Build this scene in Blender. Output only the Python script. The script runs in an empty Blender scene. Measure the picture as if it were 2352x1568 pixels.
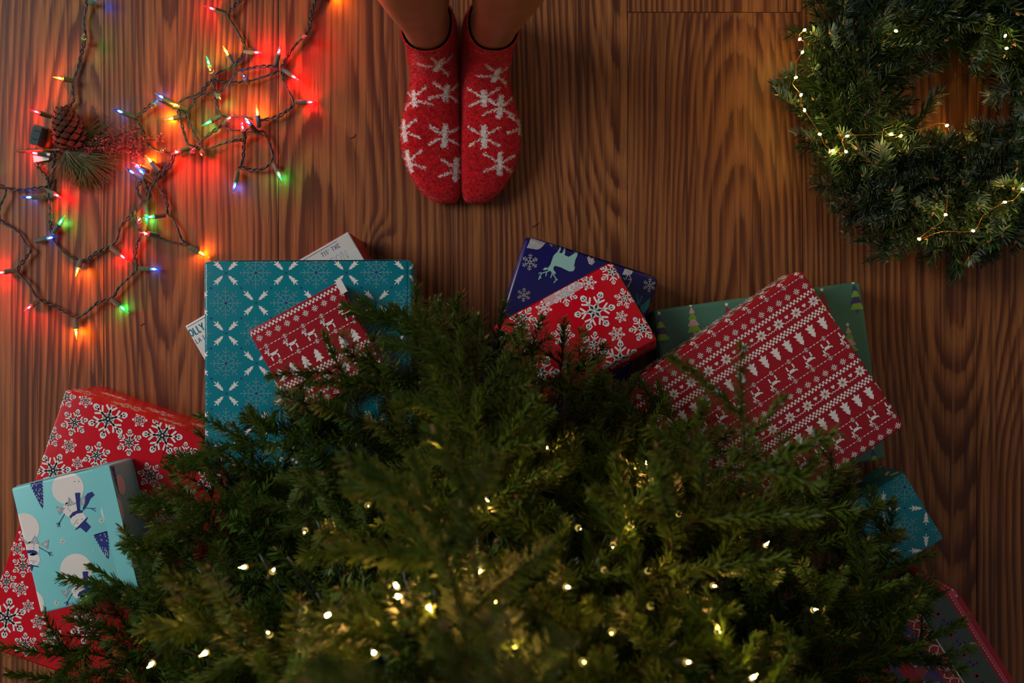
import bpy, bmesh, math, random
import numpy as np
from mathutils import Vector, Matrix
from mathutils.geometry import tessellate_polygon
from mathutils.bvhtree import BVHTree

# ------------------------------------------------------------------ camera
SC = bpy.context.scene
COL = SC.collection
H, F = 1.57, 2450.0          # camera height (m), focal length in pixels of the 2352 px frame
cam_d = bpy.data.cameras.new('camera')
cam_d.sensor_width = 36.0
cam_d.lens = 36.0 * F / 2352.0
cam_d.clip_start = 0.02
cam_d.dof.use_dof = True
cam_d.dof.focus_distance = 1.43
cam_d.dof.aperture_fstop = 3.2
cam = bpy.data.objects.new('camera', cam_d)
cam.location = (0, 0, H)
COL.objects.link(cam)
SC.camera = cam

# ------------------------------------------------------------------ light
SC.view_settings.view_transform = 'Standard'
SC.view_settings.look = 'None'
SC.view_settings.exposure = 0.15
SC.view_settings.gamma = 1.0
SC.view_settings.use_curve_mapping = False
SC.cycles.use_denoising = True
SC.cycles.use_adaptive_sampling = True
SC.cycles.adaptive_threshold = 0.1
SC.cycles.max_bounces = 4
SC.cycles.diffuse_bounces = 2
SC.cycles.glossy_bounces = 2
SC.cycles.transmission_bounces = 2
SC.cycles.transparent_max_bounces = 8

world = bpy.data.worlds.new('room_ambience')
SC.world = world
world.use_nodes = True
world.node_tree.nodes['Background'].inputs[0].default_value = (1.0, 0.97, 0.94, 1)
world.node_tree.nodes['Background'].inputs[1].default_value = 0.15

win = bpy.data.lights.new('window_light', 'AREA')
win.shape = 'RECTANGLE'
win.size, win.size_y = 1.8, 1.5
win.energy = 95
win.color = (0.98, 0.98, 1.0)
wo = bpy.data.objects.new('window_light', win)
wo.location = (-3.4, 1.1, 2.5)
wo.rotation_euler = (Vector((0, -0.05, 0)) - Vector(wo.location)).to_track_quat('-Z', 'Y').to_euler()
COL.objects.link(wo)

# ------------------------------------------------------------------ helpers
def P(px, py, z=0.0):
    """a point of the photograph at height z above the floor"""
    d = (H - z) / F
    return Vector(((px - 1176) * d, (784 - py) * d, z))

def lin(r, g, b):
    f = lambda c: (c / 255 / 12.92) if c <= 10 else ((c / 255 + 0.055) / 1.055) ** 2.4
    return (f(r), f(g), f(b), 1.0)

class N:
    """small node-tree builder"""
    def __init__(s, name):
        s.m = bpy.data.materials.new(name); s.m.use_nodes = True
        s.t = s.m.node_tree; s.t.nodes.clear()
        s.out = s.t.nodes.new('ShaderNodeOutputMaterial')
    def node(s, typ, props=None, **inp):
        n = s.t.nodes.new('ShaderNode' + typ)
        for k, v in (props or {}).items(): setattr(n, k, v)
        for k, v in inp.items():
            key = int(k[1:]) if k[0] == 'i' and k[1:].isdigit() else k.replace('_', ' ')
            s.set(n.inputs[key], v)
        return n
    def set(s, sock, v):
        if isinstance(v, bpy.types.NodeSocket): s.t.links.new(v, sock)
        else: sock.default_value = v
    def m2(s, op, a, b=0.0, c=None):
        n = s.t.nodes.new('ShaderNodeMath'); n.operation = op
        s.set(n.inputs[0], a); s.set(n.inputs[1], b)
        if c is not None: s.set(n.inputs[2], c)
        return n.outputs[0]
    def ramp(s, fac, stops, interp='LINEAR'):
        n = s.t.nodes.new('ShaderNodeValToRGB'); n.color_ramp.interpolation = interp
        e = n.color_ramp.elements
        while len(e) < len(stops): e.new(0.5)
        for el, (p, c) in zip(e, stops): el.position = p; el.color = c
        s.set(n.inputs[0], fac); return n.outputs[0]
    def mix(s, fac, a, b, blend='MIX'):
        n = s.t.nodes.new('ShaderNodeMix'); n.data_type = 'RGBA'; n.blend_type = blend
        s.set(n.inputs[0], fac); s.set(n.inputs[6], a); s.set(n.inputs[7], b)
        return n.outputs[2]
    def noise(s, vec, scale, detail=2.0, rough=0.5):
        n = s.t.nodes.new('ShaderNodeTexNoise')
        s.set(n.inputs['Vector'], vec); n.inputs['Scale'].default_value = scale
        n.inputs['Detail'].default_value = detail; n.inputs['Roughness'].default_value = rough
        return n.outputs[0]
    def bump(s, h, strength, dist):
        n = s.t.nodes.new('ShaderNodeBump'); n.inputs['Strength'].default_value = strength
        n.inputs['Distance'].default_value = dist; s.set(n.inputs['Height'], h)
        return n.outputs[0]
    def surf(s, sock):
        s.t.links.new(sock, s.out.inputs[0]); return s.m

def plain(name, col, rough=0.5, metal=0.0, spec=0.5, bump=0.0, bscale=300, var=0.0, coat=0.0, sheen=0.0):
    n = N(name)
    tc = n.node('TexCoord').outputs['Object']
    c = col
    if var:
        nz = n.noise(tc, bscale * 0.2, 3)
        dk = tuple(x * (1 - var) for x in col[:3]) + (1,)
        lt = tuple(min(1, x * (1 + var)) for x in col[:3]) + (1,)
        c = n.ramp(nz, [(0.3, dk), (0.7, lt)])
    b = n.node('BsdfPrincipled', Base_Color=c, Roughness=rough, Metallic=metal)
    b.inputs['Specular IOR Level'].default_value = spec
    b.inputs['Coat Weight'].default_value = coat
    b.inputs['Coat Roughness'].default_value = 0.12
    b.inputs['Sheen Weight'].default_value = sheen
    if bump: n.set(b.inputs['Normal'], n.bump(n.noise(tc, bscale, 2), bump, 0.001))
    return n.surf(b.outputs[0])

def paper(name, col, rough=0.2):
    """glossy wrapping paper with the faint waves of paper pulled over card"""
    n = N(name)
    tc = n.node('TexCoord').outputs['Object']
    h = n.noise(tc, 9, 2)
    b = n.node('BsdfPrincipled', Base_Color=col, Roughness=rough, Normal=n.bump(h, 0.3, 0.002))
    b.inputs['Specular IOR Level'].default_value = 0.32
    return n.surf(b.outputs[0])

def link(o, parent=None):
    COL.objects.link(o)
    if parent is not None: o.parent = parent
    return o

def mobj(name, verts, faces, mats, parent=None, fm=None, smooth=False, loc=None):
    me = bpy.data.meshes.new(name)
    me.from_pydata([tuple(v) for v in verts], [], [tuple(f) for f in faces])
    for m in (mats if isinstance(mats, (list, tuple)) else [mats]): me.materials.append(m)
    if fm is not None: me.polygons.foreach_set('material_index', list(fm))
    if smooth: me.polygons.foreach_set('use_smooth', [True] * len(me.polygons))
    me.update()
    o = bpy.data.objects.new(name, me)
    if loc is not None: o.location = loc
    return link(o, parent)

def np_mesh(name, V, Q, mats, fm=None, smooth=False):
    """fast mesh from numpy: V (n,3), Q (m,k) faces of equal size"""
    me = bpy.data.meshes.new(name)
    n, (m, k) = len(V), Q.shape
    me.vertices.add(n); me.vertices.foreach_set('co', np.ascontiguousarray(V, dtype=np.float32).ravel())
    me.loops.add(m * k); me.loops.foreach_set('vertex_index', np.ascontiguousarray(Q, dtype=np.int32).ravel())
    me.polygons.add(m); me.polygons.foreach_set('loop_start', np.arange(0, m * k, k, dtype=np.int32))
    for mt in mats: me.materials.append(mt)
    if fm is not None: me.polygons.foreach_set('material_index', np.ascontiguousarray(fm, dtype=np.int32))
    if smooth: me.polygons.foreach_set('use_smooth', np.ones(m, dtype=bool))
    me.update(calc_edges=True); me.validate()
    return me

def tag(o, label=None, cat=None, group=None, kind=None):
    if label: o['label'] = label
    if cat: o['category'] = cat
    if group: o['group'] = group
    if kind: o['kind'] = kind
    return o

def empty(name, loc=(0, 0, 0), mat=None):
    o = bpy.data.objects.new(name, None); o.empty_display_size = 0.03
    if mat is not None: o.matrix_world = mat
    else: o.location = loc
    return link(o)

def catmull(pts, step):
    pts = [Vector(p) for p in pts]
    out = []
    for i in range(len(pts) - 1):
        p0 = pts[max(i - 1, 0)]; p1 = pts[i]; p2 = pts[i + 1]; p3 = pts[min(i + 2, len(pts) - 1)]
        n = max(2, int((p2 - p1).length / step))
        for k in range(n):
            t = k / n
            out.append(0.5 * ((2 * p1) + (p2 - p0) * t + (2 * p0 - 5 * p1 + 4 * p2 - p3) * t * t + (3 * p1 - p0 - 3 * p2 + p3) * t ** 3))
    out.append(pts[-1]); return out

def frames(path):
    """tangent / side / up along a path"""
    res = []; side = None
    for i, p in enumerate(path):
        t = (path[min(i + 1, len(path) - 1)] - path[max(i - 1, 0)])
        t = t.normalized() if t.length > 1e-9 else Vector((1, 0, 0))
        if side is None:
            up = Vector((0, 0, 1)) if abs(t.z) < 0.9 else Vector((1, 0, 0))
            side = t.cross(up).normalized()
        else:
            side = (side - t * side.dot(t)).normalized()
        res.append((t, side, side.cross(t)))
    return res

def tube(path, rad, seg=6, V=None, Fc=None, cap=True):
    V = [] if V is None else V; Fc = [] if Fc is None else Fc
    fr = frames(path); b0 = len(V)
    for i, (p, (t, s, u)) in enumerate(zip(path, fr)):
        r = rad(i / max(1, len(path) - 1)) if callable(rad) else rad
        for k in range(seg):
            a = 2 * math.pi * k / seg
            V.append(p + s * (r * math.cos(a)) + u * (r * math.sin(a)))
    for i in range(len(path) - 1):
        for k in range(seg):
            a = b0 + i * seg + k; b = b0 + i * seg + (k + 1) % seg
            Fc.append((a, b, b + seg, a + seg))
    if cap:
        Fc.append(tuple(b0 + k for k in reversed(range(seg))))
        e = b0 + (len(path) - 1) * seg
        Fc.append(tuple(e + k for k in range(seg)))
    return V, Fc

def lathe(prof, seg=12, V=None, Fc=None):
    """profile [(x along axis, radius)] around +X"""
    V = [] if V is None else V; Fc = [] if Fc is None else Fc
    b0 = len(V)
    for x, r in prof:
        for k in range(seg):
            a = 2 * math.pi * k / seg
            V.append(Vector((x, r * math.cos(a), r * math.sin(a))))
    for i in range(len(prof) - 1):
        for k in range(seg):
            a = b0 + i * seg + k; b = b0 + i * seg + (k + 1) % seg
            Fc.append((a, a + seg, b + seg, b))
    Fc.append(tuple(b0 + k for k in range(seg)))
    e = b0 + (len(prof) - 1) * seg
    Fc.append(tuple(e + k for k in reversed(range(seg))))
    return V, Fc

def rounded_box(name, size, b, mat, parent, seg=3, loc=(0, 0, 0), at_corner=False):
    bm = bmesh.new()
    bmesh.ops.create_cube(bm, size=1.0)
    for v in bm.verts:
        v.co = Vector((v.co.x * size[0], v.co.y * size[1], (v.co.z + 0.5) * size[2]))
    bmesh.ops.bevel(bm, geom=list(bm.edges), offset=b, segments=seg, profile=0.5, affect='EDGES')
    me = bpy.data.meshes.new(name); bm.to_mesh(me); bm.free()
    me.materials.append(mat)
    me.polygons.foreach_set('use_smooth', [True] * len(me.polygons))
    o = bpy.data.objects.new(name, me); o.location = loc
    link(o, parent)
    try:
        me.set_sharp_from_angle(angle=math.radians(40))
    except Exception: pass
    return o

# ------------------------------------------------------------------ floor
def wood(name, x0, d0, slope, freq, seed, knots=(), tone=1.0):
    freq *= 1.5
    """flat-sawn pine: growth rings cut by the face of the plank"""
    n = N(name)
    tc = n.node('TexCoord').outputs['Object']
    sp = n.node('SeparateXYZ', Vector=tc)
    x, y = sp.outputs[0], sp.outputs[1]
    def vec(sx, sy, off=0.0):
        return n.node('CombineXYZ', X=n.m2('MULTIPLY', x, sx), Y=n.m2('MULTIPLY', y, sy), Z=seed + off).outputs[0]
    n1 = n.noise(vec(4, 0.55), 1.0, 2); n2 = n.noise(vec(0.5, 1.3, 3.3), 1.0, 2, 0.5); n3 = n.noise(vec(22, 1.6, 9.1), 1.0, 2)
    dx = n.m2('ADD', n.m2('SUBTRACT', x, x0), n.m2('MULTIPLY', n.m2('SUBTRACT', n1, 0.5), 0.07))
    dz = n.m2('ADD', n.m2('MULTIPLY_ADD', y, slope, d0), n.m2('MULTIPLY', n.m2('SUBTRACT', n2, 0.5), 0.10))
    r = n.m2('SQRT', n.m2('ADD', n.m2('MULTIPLY', dx, dx), n.m2('MULTIPLY', dz, dz)))
    f = n.m2('MULTIPLY', r, freq)
    f = n.m2('ADD', f, n.m2('MULTIPLY', n3, 1.1))
    f = n.m2('ADD', f, n.m2('MULTIPLY', n.noise(vec(150, 9, 5.0), 1.0, 2), 0.28))
    dark = None
    for kx, ky, s, amp in knots:
        ex = n.m2('MULTIPLY', n.m2('SUBTRACT', x, kx), 1.0 / s); ey = n.m2('MULTIPLY', n.m2('SUBTRACT', y, ky), 0.62 / s)
        d2 = n.m2('ADD', n.m2('MULTIPLY', ex, ex), n.m2('MULTIPLY', ey, ey))
        d2 = n.m2('MULTIPLY_ADD', n.noise(vec(30, 30, 7.7), 1.0, 2), 0.15, d2)
        g = n.m2('POWER', 2.718, n.m2('MULTIPLY', d2, -1.0))
        f = n.m2('MULTIPLY_ADD', g, amp, f)
        core = n.m2('POWER', 2.718, n.m2('MULTIPLY', d2, -3.2))
        dark = core if dark is None else n.m2('MAXIMUM', dark, core)
    streak = n.noise(vec(190, 2.2, 13.0), 1.0, 3, 0.6)
    f = n.m2('MULTIPLY_ADD', streak, 0.5, f)
    ring = n.m2('FRACT', f)
    ph = n.noise(vec(2, 0.8, 11.0), 1.0, 2)
    L = lambda r_, g_, b_: tuple(c * tone for c in lin(r_, g_, b_)[:3]) + (1,)
    c = n.ramp(ring, [(0.0, L(146, 90, 46)), (0.25, L(158, 100, 54)), (0.50, L(126, 72, 36)), (0.70, L(84, 42, 23)), (0.90, L(78, 38, 22)), (1.0, L(146, 90, 46))])
    # stain takes unevenly
    c = n.mix(n.ramp(ph, [(0.3, (0, 0, 0, 1)), (0.75, (0.55, 0.55, 0.55, 1))]), c, L(108, 58, 31))
    c = n.mix(n.ramp(streak, [(0.38, (0.85, 0.85, 0.85, 1)), (0.52, (0, 0, 0, 1))]), c, L(68, 33, 19))
    c = n.mix(n.ramp(n.noise(vec(90, 1.4, 17.0), 1.0, 2), [(0.52, (0, 0, 0, 1)), (0.66, (0.7, 0.7, 0.7, 1))]), c, L(156, 98, 52))
    fine = n.noise(vec(700, 14, 2.0), 1.0, 2)
    c = n.mix(n.ramp(fine, [(0.35, (0.35, 0.35, 0.35, 1)), (0.6, (0, 0, 0, 1))]), c, L(76, 38, 20))
    if dark is not None:
        c = n.mix(n.m2('MINIMUM', n.m2('MULTIPLY', dark, 1.1), 0.9), c, L(34, 18, 12))
    rough = n.m2('MULTIPLY_ADD', fine, 0.16, 0.36)
    b = n.node('BsdfPrincipled', Base_Color=c, Roughness=rough,
               Normal=n.bump(n.m2('ADD', n.m2('MULTIPLY', fine, 0.5), ring), 0.12, 0.0006))
    b.inputs['Specular IOR Level'].default_value = 0.25
    return n.surf(b.outputs[0])

m_sub = plain('subfloor_dark', lin(22, 12, 8), 0.9)
floor = mobj('floor', [(-3.2, -2.6, -0.03), (3.2, -2.6, -0.03), (3.2, 2.6, -0.03), (-3.2, 2.6, -0.03),
                       (-3.2, -2.6, -0.021), (3.2, -2.6, -0.021), (3.2, 2.6, -0.021), (-3.2, 2.6, -0.021)],
             [(4, 5, 6, 7), (3, 2, 1, 0), (0, 1, 5, 4), (1, 2, 6, 5), (2, 3, 7, 6), (3, 0, 4, 7)], m_sub)
tag(floor, 'brown stained pine plank floor with dark vertical grain', 'floor', kind='structure')
PW = 401 * H / F                      # plank width
def plank_mesh(w, l):
    bm = bmesh.new(); bmesh.ops.create_cube(bm, size=1.0)
    for v in bm.verts: v.co = Vector((v.co.x * (w - 0.0007), v.co.y * (l - 0.0007), (v.co.z - 0.5) * 0.02))
    e = [e for e in bm.edges if all(v.co.z > -0.001 for v in e.verts)]
    bmesh.ops.bevel(bm, geom=e, offset=0.0009, segments=2, profile=0.5, affect='EDGES')
    me = bpy.data.meshes.new('plank'); bm.to_mesh(me); bm.free(); return me
rnd = random.Random(4)
wood_vis = {  # column index counted from the seam at 640 px: x0, depth, slope, freq, knots (plank coordinates are world here)
    -2: (0.10, 0.05, 0.05, 92, [(-0.125, -0.06, 0.028, 2.6)]),
    -1: (-0.02, 0.06, -0.03, 88, [(0.10, -0.22, 0.02, 2.0)]),
    0:  (-0.06, 0.16, 0.02, 90, [(0.02, 0.135, 0.022, 2.6), (-0.1, -0.3, 0.03, 2)]),
    1:  (0.13, 0.10, -0.02, 96, []),
    2:  (0.045, 0.035, 0.10, 84, []),
    3:  (0.09, 0.08, -0.06, 86, [(-0.10, -0.05, 0.03, 2.4)]),
    4:  (-0.05, 0.07, 0.07, 90, [(0.02, 0.12, 0.03, 2.4)]),
    -3: (0.03, 0.05, 0.06, 88, []),
}
spare = [wood('pine_board_%d' % i, rnd.uniform(-.1, .1), rnd.uniform(.04, .14), rnd.uniform(-.08, .08), rnd.uniform(84, 98), i * 3.7 + 20) for i in range(4)]
x_seam0 = P(640, 0).x
for col in range(-12, 13):
    cx = x_seam0 + (col + 0.5) * PW
    if abs(cx) > 3.1: continue
    j0 = {2: P(0, 28).y}.get(col, rnd.choice([-1, 1]) * rnd.uniform(0.75, 1.2))
    for k, (ya, yb) in enumerate(((-2.55, j0), (j0, 2.55)) if col != 2 else ((j0 - 2.4, j0), (j0, j0 + 2.0))):
        o = bpy.data.objects.new('plank', plank_mesh(PW, yb - ya))
        o.location = (cx, (ya + yb) / 2, 0)
        inview = ya < -0.2 < yb
        if col in wood_vis and inview:
            x0, d0, sl, fr_, kn = wood_vis[col]
            yc = (ya + yb) / 2
            m = wood('pine_board_view_%d' % (col + 3), x0, d0 + sl * yc, sl, fr_, col * 2.3 + 1.1, [(a, b - yc, s, am) for a, b, s, am in kn])
        else:
            m = rnd.choice(spare)
        o.data.materials.append(m)
        link(o, floor)
# ------------------------------------------------------------------ gifts: printed paper over boxes
BG = 'wrapped gifts under the tree'
def tris(poly):
    poly = [(float(a), float(b)) for a, b in poly]
    if len(poly) == 3: return [poly]
    return [[poly[i] for i in t] for t in tessellate_polygon([[Vector((a, b, 0)) for a, b in poly]])]

def clip(poly, ax, lo, hi):
    for s, lim in ((1, lo), (-1, hi)):
        out = []; n = len(poly)
        for i in range(n):
            a, b = poly[i], poly[(i + 1) % n]
            da, db = s * (a[ax] - lim), s * (b[ax] - lim)
            if da >= 0: out.append(a)
            if (da >= 0) != (db >= 0):
                t = da / (da - db); out.append((a[0] + (b[0] - a[0]) * t, a[1] + (b[1] - a[1]) * t))
        poly = out
        if len(poly) < 3: return []
    return poly

class Gift:
    def __init__(s, label, A, B, C, z, h, mat, b=0.0018, name='wrapped_gift'):
        """A,B,C: photo positions of the lid's corners (near-left, right, lower-left); z: lid height, one value or one per corner"""
        zs = z if isinstance(z, tuple) else (z, z, z)
        s.A = P(*A, zs[0]); s.u = P(*B, zs[1]) - s.A
        s.W = s.u.length; s.u.normalize()
        v = P(*C, zs[2]) - s.A; v -= s.u * v.dot(s.u); s.D = v.length; s.v = v.normalized()
        s.n = s.v.cross(s.u).normalized(); s.h = h; s.b = b
        o = s.A + s.u * s.W / 2 + s.v * s.D / 2 - s.n * h
        M = Matrix((s.u, -s.v, s.n)).transposed().to_4x4(); M.translation = o
        s.root = empty(name, mat=M)
        tag(s.root, label, 'gift', BG)
        s.body = rounded_box('paper_wrap', (s.W, s.D, h), b, mat, s.root)
        s.tr = []     # (triangle in paper coordinates, colour index)
        s.s = (H - sum(zs) / 3) / F      # metres per photo pixel on the lid
    def uv(s, px, py):
        d = Vector(((px - 1176) / F, (784 - py) / F, -1)); c = Vector((0, 0, H))
        t = (s.A - c).dot(s.n) / d.dot(s.n); q = c + d * t - s.A
        return (q.dot(s.u), q.dot(s.v))
    def add(s, poly, col): s.tr += [(t, col) for t in tris(poly)]
    def addpx(s, pts, col): s.add([s.uv(*p) for p in pts], col)
    def line(s, p, q, w, col):
        dx, dy = q[0] - p[0], q[1] - p[1]; l = math.hypot(dx, dy) or 1; nx, ny = -dy / l * w / 2, dx / l * w / 2
        s.add([(p[0] + nx, p[1] + ny), (q[0] + nx, q[1] + ny), (q[0] - nx, q[1] - ny), (p[0] - nx, p[1] - ny)], col)
    def plinepx(s, pts, w, col):
        q = [s.uv(*p) for p in pts]
        for a, b in zip(q, q[1:]): s.line(a, b, w * s.s, col)
    def disc(s, c, r, col, n=12, ry=None):
        ry = ry or r
        s.add([(c[0] + r * math.cos(2 * math.pi * i / n), c[1] + ry * math.sin(2 * math.pi * i / n)) for i in range(n)], col)
    # -- axis map of paper pulled over an edge of radius b
    def amap(s, q, L):
        b, eps = s.b, 0.00022
        if b <= q <= L - b: return q, 0.0, 0.0, 1.0
        sg = -1 if q < b else 1
        t = (b - q) if sg < 0 else (q - (L - b))
        if t < b * math.pi / 2:
            k = t / (b * math.pi / 2) * 3; i = min(2, int(k)); fr = k - i
            a0, a1 = i * math.pi / 6, (i + 1) * math.pi / 6
            sn = math.sin(a0) * (1 - fr) + math.sin(a1) * fr; cs = math.cos(a0) * (1 - fr) + math.cos(a1) * fr
            off, drop = b * sn, b * (1 - cs)
        else: sn, cs = 1.0, 0.0; off, drop = b, b + t - b * math.pi / 2
        pos = b - off if sg < 0 else L - b + off
        return pos + sg * sn * eps, drop, sg * sn * eps, cs
    def finish(s, mats, name='printed_pattern'):
        b, eps = s.b, 0.00022
        def brk(L):
            a = b * math.pi / 6; e = s.h - b - 0.001 + b * math.pi / 2
            return [b - e, b - 3 * a, b - 2 * a, b - a, b, L - b, L - b + a, L - b + 2 * a, L - b + 3 * a, L - b + e]
        bu, bv = brk(s.W), brk(s.D)
        V, Fc, fm, idx = [], [], [], {}
        for t, col in s.tr:
            u0, u1 = min(p[0] for p in t), max(p[0] for p in t); v0, v1 = min(p[1] for p in t), max(p[1] for p in t)
            for i in range(9):
                if u1 < bu[i] or u0 > bu[i + 1]: continue
                cu = clip(t, 0, bu[i], bu[i + 1])
                if not cu: continue
                for j in range(9):
                    if i != 4 and j != 4: continue
                    if v1 < bv[j] or v0 > bv[j + 1]: continue
                    c = clip(cu, 1, bv[j], bv[j + 1])
                    if not c: continue
                    f = []
                    for (u, v) in c:
                        pu, du, eu, cu_ = s.amap(u, s.W); pv, dv, ev, cv_ = s.amap(v, s.D)
                        lay = 1 + 0.25 * col; pu += eu * (lay - 1); pv += ev * (lay - 1)
                        z = s.h - du - dv + eps * lay * min(cu_, cv_)
                        f.append(len(V)); V.append((pu - s.W / 2, s.D / 2 - pv, z))
                    Fc.append(tuple(f)); fm.append(col)
        if V:
            o = mobj(name, V, Fc, mats, s.root, fm)
            o['kind'] = 'stuff'
        return s
    def strip(s, name, u0, v0, u1, v1, mat, t=0.0004):
        """thin sheet lying on the lid (overlapping paper, tape)"""
        x0, x1 = u0 - s.W / 2, u1 - s.W / 2; y0, y1 = s.D / 2 - v1, s.D / 2 - v0; z = s.h + 0.0003
        return mobj(name, [(x, y, zz) for zz in (z, z + t) for x, y in ((x0, y0), (x1, y0), (x1, y1), (x0, y1))],
                    [(0, 1, 2, 3)[::-1], (4, 5, 6, 7), (0, 1, 5, 4), (1, 2, 6, 5), (2, 3, 7, 6), (3, 0, 4, 7)], mat, s.root)
    def flaps(s, side, mat):
        """two folded triangles of the wrap on an end of the box; side: 'top','bottom','left','right'"""
        L = s.W if side in ('top', 'bottom') else s.D
        off = (s.D if side in ('top', 'bottom') else s.W) / 2
        rot = {'top': 0, 'left': math.pi / 2, 'bottom': math.pi, 'right': -math.pi / 2}[side]
        for k in (0, 1):
            hh = s.h - s.b
            a, bb = -L / 2 + s.b, L / 2 - s.b
            if k == 0: pts = [(a + 0.004, 0.002), (bb - 0.004, 0.002), (bb - min(hh, L / 2.2), hh * 0.62), (a + min(hh, L / 2.2), hh * 0.62)]
            else: pts = [(a + 0.003, hh), (bb - 0.003, hh), (bb - min(hh, L / 2.1), hh * 0.45), (a + min(hh, L / 2.1), hh * 0.45)]
            y0, y1 = off + 0.0003 + 0.0006 * k, off + 0.0008 + 0.0006 * k
            V = [Matrix.Rotation(rot, 3, 'Z') @ Vector((x, yy, z)) for yy in (y0, y1) for x, z in pts]
            mobj('folded_flap', V, [(0, 1, 2, 3), (7, 6, 5, 4), (0, 4, 5, 1), (1, 5, 6, 2), (2, 6, 7, 3), (3, 7, 4, 0)], mat, s.root)

def rotp(pts, a, c=(0, 0), k=1.0):
    ca, sa = math.cos(a), math.sin(a)
    return [(c[0] + k * (x * ca - y * sa), c[1] + k * (x * sa + y * ca)) for x, y in pts]

# papers
m_teal = paper('paper_teal', lin(0, 114, 126)); m_red = paper('paper_red', lin(190, 8, 28)); m_fair = paper('paper_fair_isle_red', lin(150, 18, 32))
m_navy = paper('paper_navy', lin(24, 22, 84), 0.22); m_green = paper('paper_green', lin(66, 108, 88), 0.4); m_aqua = paper('paper_aqua', lin(124, 200, 200), 0.4)
m_white = paper('paper_white', lin(205, 198, 190), 0.3); m_strip = paper('paper_striped_red', lin(168, 24, 44), 0.4)
i_white = plain('ink_white', lin(222, 214, 206), 0.45); i_black = plain('ink_black', lin(20, 34, 30), 0.45); i_gray = plain('ink_grey_blue', lin(96, 150, 160), 0.45)
i_navy = plain('ink_navy', lin(16, 34, 112), 0.45); i_mint = plain('ink_mint', lin(140, 190, 178), 0.45); i_tealink = plain('ink_teal', lin(0, 118, 128), 0.45)
i_lime = plain('ink_lime', lin(120, 165, 50), 0.45); i_pink = plain('ink_pink', lin(196, 158, 148), 0.45); i_purple = plain('ink_purple', lin(66, 44, 100), 0.45)
i_redink = plain('ink_red', lin(150, 32, 44), 0.45); i_pale = plain('ink_pale_grey', lin(186, 188, 190), 0.45); i_dgrey = plain('ink_pennant_grey', lin(150, 156, 158), 0.45)
i_dgreen = plain('ink_dark_green', lin(56, 72, 66), 0.45); i_rose = plain('ink_rose', lin(200, 60, 90), 0.35); i_tan = plain('ink_tan', lin(180, 138, 96), 0.45)
def glitter(name, col):
    n = N(name); tc = n.node('TexCoord').outputs['Object']
    v = n.node('TexVoronoi', Vector=tc, Scale=900.0)
    c = n.mix(n.ramp(v.outputs['Color'], [(0.2, (0, 0, 0, 1)), (0.9, (1, 1, 1, 1))]), tuple(x * 0.5 for x in col[:3]) + (1,), col)
    nm = n.bump(n.node('SeparateColor', Color=v.outputs['Color']).outputs[0], 1.0, 0.0006)
    b = n.node('BsdfPrincipled', Base_Color=c, Roughness=0.28, Metallic=0.3, Normal=nm)
    return n.surf(b.outputs[0])
i_silver = glitter('ink_silver_glitter', lin(214, 208, 206)); i_gold = glitter('ink_gold_glitter', lin(196, 150, 80))
m_tape_n = N('clear_tape')
_b = m_tape_n.node('BsdfPrincipled', Base_Color=(0.9, 0.88, 0.85, 1), Roughness=0.12); _t = m_tape_n.node('BsdfTransparent')
m_tape = m_tape_n.surf(m_tape_n.node('MixShader', i0=0.22, i1=_t.outputs[0], i2=_b.outputs[0]).outputs[0])

# -- motifs
def flake_red(g, c, R, rot=None, col=(0, 1)):
    rot = (c[0] * 97 + c[1] * 53) % 1.0 if rot is None else rot
    for k in range(6):
        a = rot + k * math.pi / 3
        def T(pts): return rotp([(x * R, y * R) for x, y in pts], a, c)
        g.add(T([(0.05, -0.045), (0.72, -0.045), (0.72, 0.045), (0.05, 0.045)]), col[0])
        g.add(T([(0.60, 0), (0.77, -0.17), (0.95, -0.11), (1.0, 0), (0.95, 0.11), (0.77, 0.17)]), col[0])
        for sg in (1, -1):
            g.add(T([(0.36, 0.03 * sg), (0.46, 0.0), (0.70, 0.25 * sg), (0.62, 0.30 * sg)]), col[0])
        g.add(T([(0.0, 0), (0.22, -0.15), (0.46, 0), (0.22, 0.15)]), col[0])
        if R > 0.012:
            g.add(T([(0.09, 0), (0.21, -0.075), (0.36, 0), (0.21, 0.075)]), col[1])
            for sg in (1, -1): g.add(T([(0.72, 0.025 * sg), (0.90, 0.025 * sg), (0.80, 0.105 * sg)]), col[1])

def flake_fine(g, c, R, n=6, w=0.07, rot=0.0, col=0, dots=False):
    for k in range(n):
        a = rot + k * 2 * math.pi / n
        pt = lambda x, y: rotp([(x * R, y * R)], a, c)[0]
        g.line(pt(0.0, 0), pt(1.0, 0), w * R, col)
        for x0, l in ((0.42, 0.22), (0.68, 0.24)):
            for sg in (1, -1): g.line(pt(x0, 0), pt(x0 + l * 0.75, sg * l), w * 0.8 * R, col)
        if dots: g.disc(pt(1.0, 0), 0.065 * R, col, 8)

def star8(g, c, R, w, col):
    for k in range(4):
        a = k * math.pi / 4 + math.pi / 8 * 0; r = R if k % 2 == 0 else R * 0.85
        g.line((c[0] - r * math.cos(a), c[1] - r * math.sin(a)), (c[0] + r * math.cos(a), c[1] + r * math.sin(a)), w, col)

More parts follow.
